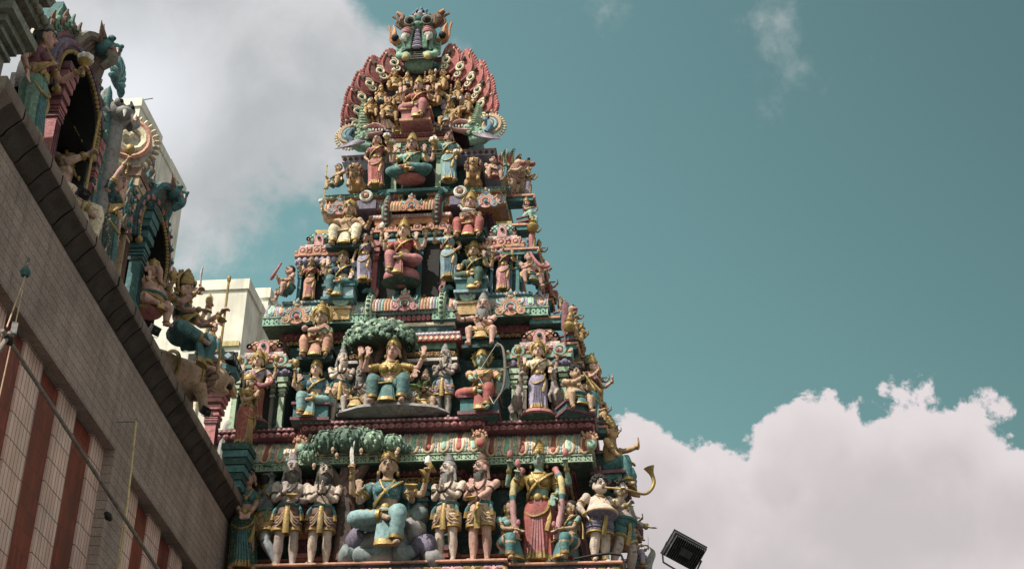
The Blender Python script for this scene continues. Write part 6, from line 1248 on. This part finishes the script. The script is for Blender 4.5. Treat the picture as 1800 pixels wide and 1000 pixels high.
def niche(lab, uc, v, hw, zc, hh, cols):
    """horseshoe arch over a dark recess, with beads, scroll border and a horned head on top, facing out from the wall"""
    o = tag(empty('oval_niche', ww(uc, v, 12.24), WROT), lab, 'niche'); zc -= 12.24; hz = hh*2; wu = hw
    L3 = lambda a, k, y: np.stack([np.cos(a)*(hw+k), np.full(len(a), y), zc+np.sin(a)*(hh+k)], 1)
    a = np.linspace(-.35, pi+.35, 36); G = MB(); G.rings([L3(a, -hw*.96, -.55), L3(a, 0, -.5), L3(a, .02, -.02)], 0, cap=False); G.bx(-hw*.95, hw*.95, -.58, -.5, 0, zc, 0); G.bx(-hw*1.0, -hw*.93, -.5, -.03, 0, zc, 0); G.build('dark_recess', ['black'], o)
    G = MB(); G.tube(L3(a, .11, -.04), .09, 8, 0); G.tube(L3(a, .22, -.07), .06, 8, 1)
    for q in np.linspace(-.3, pi+.3, 50): G.ell(L3(np.array([q]), .11, .05)[0], (.035, .02, .05), 6, 4, 1 if int(q*20) % 2 else 0)
    G.build('arch_band', [cols[0], cols[1]], o)
    G = MB()
    for q in np.linspace(-.35, pi+.35, 46): G.ell(L3(np.array([q]), .01, .03)[0], .034, 7, 5, 0)
    for s in (-1, 1): G.ell(L3(np.array([-.42 if s > 0 else pi+.42]), .01, .03)[0], .06, 8, 6, 0)
    G.build('bead_border', ['gold'], o)
    for i, q in enumerate(np.linspace(-.25, pi+.25, 19)):
        if abs(q-pi/2) < .2: continue
        G = MB(); p = L3(np.array([q]), .34, -.06)[0]; sg = 1 if q < pi/2 else -1
        G.spiral(p, .12, 1.5, .28, i % 2, sgn=sg, ph=q, ax=rz3(pi)); G.spiral(p+V(0, .04, 0), .07, 1.3, .3, (i+1) % 2, sgn=sg, ph=q, ax=rz3(pi)); G.tube(cr([p, p+V(cos(q)*.10, 0, sin(q)*.08+.04), p+V(cos(q)*.13, .03, sin(q)*.1+.13)], 3), np.linspace(.065, .012, 7), 6, i % 2); G.ell(p+V(0, .08, 0), .03, 6, 4, 1)
        G.build('flame_scroll', [cols[2], cols[3]], o)
    # horned head
    h = V(-.05, .22, zc+hh+.36); k = wu*.21; G = MB(); G.ell(h, (k, k*.9, k*.8), 12, 8, 0); G.ell(h+V(0, k*.8, -k*.1), (k*.55, k*.6, k*.4), 10, 7, 0); G.ell(h+V(0, k*1.3, .02), (k*.2, k*.2, k*.18), 8, 6, 0)
    for s in (-1, 1): G.ell(h+V(s*k*.55, k*.6, k*.5), k*.3, 9, 7, 0); G.ell(h+V(s*k*.55, k*.8, k*.5), k*.17, 8, 6, 2); G.tube(cr([h+V(s*k*.8, 0, k*.4), h+V(s*k*1.2, 0, k*.9), h+V(s*k*1.1, .0, k*1.5)], 4), np.linspace(k*.35, k*.05, 9), 7, 1); G.tube([h+V(s*k*.3, k*1.1, -k*.3), h+V(s*k*.35, k*1.2, -k*.75)], [k*.14, k*.02], 6, 3)
    G.tube([h+V(-k*.6, k*.7, -k*.4), h+V(0, k*1.15, -k*.45), h+V(k*.6, k*.7, -k*.4)], k*.16, 7, 4)
    for s in (-1, 1):
        for j in range(4): G.tube(cr([h+V(s*k*.9, -.02, -k*.1+k*.3*j), h+V(s*k*(1.4), 0, k*.1+k*.3*j), h+V(s*k*1.7, 0, k*.5+k*.3*j)], 3), np.linspace(k*.2, k*.03, 7), 6, 1)
    for j in range(13): q = (j-6)*.24; p0 = V(sin(q)*hw*.55, .0, zc+hh*1.0+.16*cos(q)); G.tube(cr([p0, lerp(p0, h, .5)+V(sin(q)*.1, -.02, .12), h+V(sin(q)*k*.9, -.02, cos(q)*k*.7)], 3), [.05, .06, .065, .06, .055, .05, .045], 6, 1 if j % 2 else 5)
    G.tube(cr([h+V(0, .1, -k*.5), h+V(.0, .12, -k*1.2), h+V(0, .0, -k*1.9)], 4), np.linspace(k*.55, k*.3, 9), 9, 5); G.build('horned_head', ['teal', 'brown', 'black', 'white', 'rose', cols[5]], o)
    return o
niche('larger oval niche with dark recess, gold beads and lilac rim', 8.18, -.40, .80, 13.66, .64, ('dlilac', 'plum', 'brown', 'green', 'green', 'stone'))
wfig('staff_bearer_statue', 'bejewelled man in floral white cloth seated in the larger oval niche with golden staff', 120, 322, 205, -.72, 0, sk='skin_fair', legs='lalita', fem=False, low=('wrap', 'cream+rose', 'white'), crown='kirita', arms=((-1, -.20, -.22, -.04, 'f', 'staff'), (1, .19, -.16, -.04, 'u')), seat=('box', 'rose', 'plum'), zz=12.1)
wpillar('slim teal and pink pilaster at the far edge of the larger niche', 166, 285, -.40, (177, 240), .10, ('rose', 'dteal'))
# fan, lion mask and cream scroll between the niches
o = wempty('teal_fan_ornament', 'teal ribbed fan ornament behind the larger niche', 'ornament', 200, 150, -.55); u_, z_ = wl(200, 145, -.55); G = MB()
for i in range(11): q = pi*i/10; G.tube(cr([(0, 0, z_-12.24), (cos(q)*.15, .05, z_-12.24+sin(q)*.25), (cos(q)*.26, .02, z_-12.24+sin(q)*.5-.05)], 3), [.03, .05, .06, .06, .06, .05, .03], 7, i % 2)
G.ell((0, -.05, (z_-12.3)/2), (.16, .12, (z_-12.3)/2+.02), 12, 8, 0); G.build('fan', ['teal', 'sky'], o)
o = wempty('lion_mask', 'grey snarling lion mask above the cream scroll medallion', 'ornament', 206, 195, -.50); o.rotation_euler.z -= radians(35); u_, z_ = wl(207, 195, -.45); h = V(0, .0, z_-12.24); G = MB()
G.ell(h, (.22, .2, .2), 12, 8, 0); G.ell(h+V(0, .18, -.05), (.13, .14, .10), 10, 7, 0)
for s in (-1, 1): G.ell(h+V(s*.10, .16, .09), .07, 8, 6, 0); G.ell(h+V(s*.10, .22, .09), .03, 7, 5, 1); G.tube(cr([h+V(s*.15, 0, .1), h+V(s*.24, 0, .22), h+V(s*.2, 0, .36)], 3), np.linspace(.09, .015, 7), 7, 0); G.tube([h+V(s*.06, .28, -.08), h+V(s*.07, .3, -.2)], [.03, .005], 6, 2); G.tube(cr([h+V(s*.2, .05, -.1), h+V(s*.33, .05, 0), h+V(s*.34, .02, .16)], 3), np.linspace(.08, .015, 7), 7, 0)
G.tube([h-V(0, .05, .1), V(0, -.05, .02)], [.16, .2], 10, 0); G.build('mask', ['grey', 'black', 'white'], o)
o = wempty('scroll_medallion', 'cream and salmon scroll medallion with ribbed rim on the roof edge', 'ornament', 226, 245, -.62); o.rotation_euler.z -= radians(68); u_, z_ = wl(226, 246, -.6); h = V(0, 0, z_-12.24); G = MB(); RT = rz3(pi)
G.spiral(h, .40, 1.6, .22, 0, sgn=-1, ph=-pi/2, ax=RT); G.lathe([(0, 0), (.36, .02), (.4, .08), (0, .1)], h-V(0, .12, 0), 20, 1, ax=rx3(-pi/2))
for i in range(30): q = 2*pi*i/30; G.ell(h+V(cos(q)*.42, -.02, sin(q)*.46), (.06, .05, .025), 6, 4, 2, ry3(-q))
G.ring(h+V(0, .08, 0), .30, .32, .045, 20, 3, 6, XZ); G.bx(-.10, .10, -.2, .0, 0, z_-12.24-.40, 4); G.build('scroll', ['cream', 'white', 'cream', 'salmon', 'brown'], o)
wfig('torch_bearer_statue', 'standing woman in dark green floral sari raising a blue torch overhead', 195, 432, 283, -.40, 4, sk='skin_pink', legs='contra', low=('sari', 'dgreen+pink', 'teal'), up='dteal', sash='ochre', crown='band', arms=((-1, -.10, -.10, .29, 'f', 'club'), hang(1)), zz=12.24, hy=16, vox=.007)
wpillar('tan stepped stone pillar behind the torch bearing woman', 218, 400, -.55, (233, 305), .20, ('tan', 'brown'), 1.05)
o = wempty('tiled_spire', 'small tapering spire of grey brown tiles behind the tan pillar', 'spire', 250, 300, -1.1); u_, z_ = wl(250, 262, -1.1); H_ = z_-12.24; G = MB(); n = 8
for j in range(14):
    z = H_*(.35+.65*j/14); r = .42*(1-.72*j/14)
    for i in range(10): q = 2*pi*i/10+.3*(j % 2); G.ell((cos(q)*r, sin(q)*r, z), (r*.36, r*.36, H_*.03), 7, 5, (i+j) % 2)
G.lathe([(.5, 0), (.5, H_*.34), (.42, H_*.36), (.1, H_), (0, H_*1.02)], n=12, mi=0); G.build('spire', ['brown', 'stone'], o)
wpillar('teal ridged pillar beside the smaller oval niche', 244, 445, -.42, (258, 372), .20, ('teal', 'dteal'), 1.1)
niche('smaller oval niche with dark recess and pink flower rim', 4.62, -.40, .70, 13.75, .62, ('dteal', 'rose', 'stone', 'teal', 'green', 'teal'))
wfig('elephant_headed_statue', 'pink elephant headed figure with gold cap seated on a rose lotus', 264, 560, 440, -.32, -25, sk='skin_pink', legs='lalita', fem=False, fat=1, hair=None, extra='trunk', low=('dhoti', 'ochre'), crown='helmet', face=False, arms=((-1, -.2, -.17, -.1, 'u'), (1, .2, -.17, -.12, 'f', 'bowl'), (1, .26, -.06, .04, 'f', 'club')), seat=('lotus', 'rose'), zz=12.36)
# goddess on the lion
wfig('goddess_statue', 'many armed gold crowned goddess in teal riding the pale lion, staff in hand', 322, 632, 452, -.36, -12, sk='skin_pink', legs='lalita', low=('wrap', 'teal+dgreen', 'dteal'), up='dteal', sash='gold', crown='halo', arms=((-1, -.18, -.2, .0, 'f', 'sword'), (1, .22, -.24, .02, 'f', 'staff'), (-1, -.30, -.05, .10, 'u'), (1, .30, -.05, .12, 'f', 'disc'), (-1, -.12, -.24, -.13, 'k'), (1, .1, -.25, -.16, 'f', 'bowl')), zz=12.62, hs=1.05)
ln = beast('lion_statue', 'pale tawny lion with open jaws carrying the staff bearing goddess', 'lion statue', 0, 0, 0, 0, 150, 'lion', ('skin_tan', 'brown')) if False else None
def wlion(lab, u0, v, s):
    root = empty('lion_statue', ww(u0, v, 12.24), radians(WY+52), s); tag(root, lab, 'lion statue'); B = MB()
    B.tube(cr([(0, .85, .50), (0, .5, .62), (0, .1, .62), (0, -.35, .70), (0, -.62, .82)], 4), np.interp(np.linspace(0, 1, 17), [0, .3, .6, 1], [.24, .30, .30, .24]), 14); B.ell((0, -.78, .86), (.22, .24, .22), 12, 9); B.ell((0, -1.0, .92), (.13, .18, .10), 10, 7); B.ell((0, -.93, .68), (.11, .16, .05), 10, 6)
    for q in (-1, 1):
        B.ell((q*.2, .75, .42), (.16, .27, .30), 12, 9); B.tube([(q*.22, .7, .3), (q*.24, .95, .2), (q*.24, .85, .03)], [.15, .09, .08], 9); B.ell((q*.24, .76, .05), (.09, .16, .06), 8, 6)
        B.tube([(q*.18, -.3, .5), (q*.2, -.42, .25), (q*.2, -.45, .04)], [.15, .09, .075], 9); B.ell((q*.2, -.53, .05), (.09, .14, .06), 8, 6); B.ell((q*.15, -.72, 1.06), (.06, .04, .08), 7, 5)
    bo = B.build('body', 'skin_tan', root, mods=True); md = bo.modifiers.new('join', 'REMESH'); md.mode = 'VOXEL'; md.voxel_size = .025; md.use_smooth_shade = True
    G = MB(); G.ell((0, -1.02, .80), (.10, .12, .065), 10, 7, 0); G.tube([(0, -.95, .74), (0, -1.12, .72)], [.05, .03], 7, 1, fl=.4); G.ell((0, -1.17, .95), (.06, .04, .035), 8, 5, 0)
    for q in (-1, 1): G.tube([(q*.07, -1.12, .87), (q*.07, -1.13, .78)], [.02, .003], 6, 2); G.ell((q*.12, -.97, 1.0), (.035, .03, .035), 7, 5, 0)
    G.build('open_jaw', ['black', 'red', 'white'], root); G = MB()
    for i in range(44): q = i*2.399; uu = 1-i/44*1.9; r = math.sqrt(max(0, 1-uu*uu)); p = V(cos(q)*r*.30, -.58+abs(uu)*.05, .82+sin(q)*r*.34); G.tube([p, p+V(cos(q)*.06, .10, sin(q)*.06-.05), p+V(cos(q)*.05, .22, sin(q)*.04-.16)], [.06, .055, .01], 6)
    G.build('mane', ['brown'], root)
    G = MB(); G.tube(cr([(0, 1.05, .55), (.08, 1.25, .4), (.05, 1.2, .1)], 4), np.linspace(.05, .03, 9), 7); G.build('tail', ['skin_tan'], root)
    G = MB(); G.ring((0, .25, .64), .34, .33, .035, 24, 0, 6, XZ); G.ring((0, -.30, .7), .28, .28, .03, 22, 0, 6, XZ); G.build('harness', ['gold'], root)
uL, _ = wl(330, 620, -.40); wlion('pale tawny lion with open jaws carrying the staff bearing goddess', uL+.12, -.46, .92)
wfig('worshipper_statue', 'small gold crowned woman perched before the lion rider', 372, 640, 552, -.30, 0, sk='skin_pink', legs='sit', low=('wrap', 'teal', 'ochre'), up='ochre', crown='kirita', arms=pray)
wpillar('plum stepped pillar with teal leaf capital past the lion', 374, 735, -.45, (381, 690), .21, ('rose', 'plum'), 1.1)
o = wempty('pillar_capital_block', 'patterned teal and black abacus block over the plum pillar', 'capital', 372, 735, -.45, wl(381, 690, -.45)[1]); G = MB(); G.bx(-.3, .3, -.3, .3, 0, .14, 1); G.lathe([(.28, .14), (.38, .24), (.36, .36), (.30, .40)], n=20, mi=0, fn=lambda th, t: 1+.05*np.cos(10*th)); G.bx(-.34, .34, -.34, .34, .40, .56, 2)
for i in range(4):
    x = -.25+.166*i; G.add([(x-.07, .343, .48), (x, .343, .42), (x+.07, .343, .48), (x, .343, .54)], [(3, 2, 1, 0)], 3); G.add([(.343, x-.07, .48), (.343, x, .42), (.343, x+.07, .48), (.343, x, .54)], [(0, 1, 2, 3)], 3)
G.build('abacus', ['teal', 'ochre', 'black', 'lblue'], o)
o = wempty('mosaic_arch', 'grey mosaic arch limb with coloured beads by the praying woman', 'arch', 398, 730, -.52, 12.2); uA, zA = wl(398, 760, -.5); G = MB(); P = cr([(.12, 0, 0), (.06, 0, .7), (-.10, 0, 1.25), (-.32, 0, 1.42), (-.6, 0, 1.38)], 6); G.tube(P, .07, 8, 0); G.tube(P+V(-.11, .0, -.05), .045, 8, 1)
for i in range(len(P)): G.ell(P[i]+V(-.11, .06, -.05), .035, 6, 4, 1+i % 3)
G.build('limb', ['grey', 'red', 'teal', 'ochre'], o)
cb = tag(empty('corner_capital', at(419, 800, .05)*V(1, 1, 0)+V(0, 0, 12.0)), 'teal ridged corner capital carrying the praying woman in gold helmet', 'capital'); G = MB(); zt_ = at(420, 787, .05)[2]-12.0
for i in range(6): q0 = zt_*i/6; k_ = .13+.022*i; G.box((0, 0, q0+zt_/12), (k_*2, k_*2, zt_/6-.012), i % 2)
G.box((0, .31, zt_*.5), (.20, .62, zt_*.92), 1); G.build('steps', ['teal', 'dteal'], cb)
p = wpt(424, 720, -.3); figure('praying_woman_statue', 'praying woman with gold helmet in red and gold robe on the teal corner capital', 0, 0, 0, 0, xyz=(cb.location.x+.05, cb.location.y, 12.0+zt_), H=at(428, 655, .05)[2]-12.0-zt_, yaw=62, sk='skin_tan', low=('sari', 'red+gold', 'ochre'), up='gold', sash='gold', crown='helmet', arms=pray, hy=10)
# ================================================================== lights, ropes, pole
def floodlight(name, lab, p, yaw, tilt, w, roll=0.):
    o = tag(empty(name, p), lab, 'floodlight'); R3 = rz3(yaw)@ry3(roll)@rx3(tilt); T = np.eye(4); T[:3, :3] = R3; G = MB(); G.T = T
    G.box((0, 0, 0), (w, w*.18, w*.72), 0); G.box((0, -w*.10, 0), (w*1.06, w*.05, w*.78), 0)
    for i in range(15): G.box((-w*.44+w*.88*i/14, w*.14, 0), (w*.014, w*.13, w*.66), 0)
    G.box((0, w*.17, 0), (w*.34, w*.16, w*.20), 0); G.build('housing', ['iron'], o)
    G = MB(); G.T = T; G.box((0, -w*.128, 0), (w*.92, .006, w*.64), 0); G.build('glass', ['dstone'], o)
    G = MB(); G.T = T
    for s in (-1, 1): G.tube([(s*w*.55, 0, 0), (s*w*.55, w*.10, -w*.30), (s*w*.40, w*.16, -w*.52), (0, w*.16, -w*.54)], w*.03, 6, 0, fl=.5)
    G.build('bracket', ['dstone'], o); return o
for i, (px, py, lab) in enumerate(((147, 340, 'small black floodlight clipped to the coping by the larger niche'), (272, 580, 'small black floodlight on the coping below the elephant headed figure'), (362, 722, 'small black floodlight on the coping by the plum pillar'))):
    p = wpt(px, py, .02); floodlight('floodlight', lab, p, radians(-WY+180) if False else radians(WY+150), -.5, .17)
    u_, z_ = wl(px, py, .02)
p = at(1203, 968, -5); fl = floodlight('floodlight', 'large black floodlight with cooling fins rising from below against the cloud', p, radians(207), radians(-40), .46, -.36)
G = MB(); T = np.eye(4); G.tube([(0, .05, -.32), (.02, .05, -p[2])], .035, 8, 0); G.build('mast', ['dstone'], fl)
def line(name, lab, cat, P, r, col, extra=None, part='line'):
    o = tag(empty(name, P[0]), lab, cat); G = MB(); G.tube([V(*q)-V(*P[0]) for q in P], r, 7, 0); G.build(part, [col], o)
    if extra: extra(o)
    return o
A1, B1 = wpt(4, 580, .45), wpt(300, 1035, .45)
def ex(o):
    for px, py, r in ((190, 907, .045), (14, 596, .055)):
        q = wpt(px, py, .45)-A1; G = MB(); G.ell(q, (r, r, r*1.1), 10, 7, 0); d = unit(B1-A1); G.tube([q-d*.08, q+d*.08], .03, 8, 0); G.build('clamp', ['black'], o)
    q = wpt(25, 578, .45)-A1; G = MB(); G.box(q, (.06, .06, .12), 0, .4); G.build('bracket', ['grey'], o)
    G = MB(); d = wpt(-30, 660, .45)-A1; G.tube([wpt(18, 585, .45)-A1, d], .025, 7, 0); G.build('stay_bar', ['stone'], o)
line('hoisting_pole', 'long weathered hoisting pole slanting down across the striped tile bays', 'pole', [A1, B1], [.021, .026], 'stone', ex, 'pole')
def ex2(o):
    q = wpt(45, 478, .1); b0 = V(*o.location); G = MB(); G.lathe([(0, -.05), (.05, -.03), (.055, 0), (.05, .03), (0, .05)], q-b0, 12, 0, ax=XZ); G.tube([q-b0+V(0, 0, .03), q-b0-V(0, 0, .05)], [.03, .045], 8, 0); G.build('pulley', ['teal'], o)
    G = MB()
    for i in range(3): G.ring(wpt(47+1.5*i, 470-7*i, .05)-b0, .022, .03, .008, 10, 0, 5, XZ if i % 2 else ry3(pi/2))
    G.build('shackle', ['grey'], o)
    G = MB(); G.tube([wpt(44, 486, .12)-b0, wpt(26, 575, .4)-b0], .007, 6, 0); G.tube([wpt(26, 575, .4)-b0, wpt(-6, 720, .4)-b0], .007, 6, 0); G.build('second_rope', ['tan'], o)
line('pulley_rope', 'double rope hanging from a teal pulley on the granite wall', 'rope', [wpt(44, 486, .12), wpt(12, 575, .4)], .008, 'tan', ex2, 'rope')
def ex3(o):
    b0 = V(*o.location); G = MB(); G.ring((0, 0, .02), .025, .025, .009, 12, 0, 5, XZ); G.tube([(0, 0, .0), -NV*.3], .01, 6, 0); G.build('eye_bolt', ['grey'], o)
line('hanging_rope', 'single ochre rope hanging from an eye bolt down the wall between bays', 'rope', [wpt(239, 741, .02), wpt(233, 800, .04), wpt(222, 900, .2), wpt(219, 930, .40), wpt(205, 1010, .40)], .016, 'lemon', ex3, 'rope')
o = tag(empty('hanging_chain', wpt(384, 975, -.1)), 'short steel chain hanging at the far lower wall corner', 'chain')
for i in range(5): G = MB(); G.ring(wpt(384, 977+8*i, -.1)-V(*o.location), .018, .034, .008, 10, 0, 5, XZ if i % 2 else ry3(pi/2)@XZ); G.build('link', ['grey'], o)
# dark hose on the tower ledge
line('black_hose', 'black cable looping over the ledge at the lowest corner of the tower', 'cable', [at(1010, 982, .1), at(1040, 976, -.05), at(1070, 972, -.06), at(1092, 975, -.05), at(1098, 990, -.05), at(1099, 1015, -.05)], .022, 'black', None, 'cable')
line('black_hose', 'black cable crossing the boulders below the seated goddess', 'cable', [at(690, 990, .1), at(722, 985, .04), at(745, 968, .12), at(757, 955, .2)], .018, 'black', None, 'cable')
# ================================================================== cream block behind
bld = tag(empty('cream_building', (at(440, 498, 16)[0], 16, 0)), 'tall plain cream tower block with stepped roofline behind the hall', 'building')
def block(px, row, Y, wx, dep, nm='wing', par=.35):
    p = at(px, row, Y); x, z = p[0]-bld.location.x, p[2]; y = Y-16
    G = MB(); G.bx(x-wx, x, y, y+dep, 0, z-par, 0); o = G.build(nm, ['plaster'], bld)
    G = MB(); G.bx(x-wx-.05, x+.06, y-.06, y+dep+.06, z-par, z, 0); G.build('parapet_cap', ['plaster'], o)
    return x, z
block(437, 491, 16, 7.0, 2.25)
block(474, 507, 17.5, 3.0, 1.6)
block(249, 174, 20, 9., 2.3)
block(280, 246, 22.4, 9., 2.2)
block(299, 280, 25.0, 9., 2.0)
p = at(252, 176, 20.1); G = MB(); G.tube([p-V(*bld.location), p-V(*bld.location)+V(.35, 0, .05)], .02, 6, 0); G.build('rooftop_rod', ['stone'], bld)
for xx in (-1.2, -3.4): G = MB(); q = at(437, 491, 16); G.tube([V(xx, -.05, 0), V(xx, -.05, q[2]-.5)], .05, 7, 0); G.build('drain_pipe', ['cream'], bld)
G = MB(); q0, q1 = at(405, 600, 15.97), at(420, 607, 15.97); bx0 = bld.location.x; G.bx(q0[0]-bx0-1.5, q1[0]-bx0, -.07, .05, q1[2]-.02, q0[2], 0); G.build('ledge', ['lemon'], bld)
G = MB(); q1 = at(418, 618, 15.97); G.bx(q1[0]-bx0-1.5, q1[0]-bx0, -.02, .3, q1[2]-1.3, q1[2], 0); G.build('window', ['black'], bld)
# ground
G = MB(); G.add([(-1500, -1500, 0), (1500, -1500, 0), (1500, 1500, 0), (-1500, 1500, 0)], [(0, 1, 2, 3)]); gm = G.build('ground', ['dstone']); tag(gm, kind='structure')
tag(gm, 'wide dark grey paved ground below the temple', 'ground')
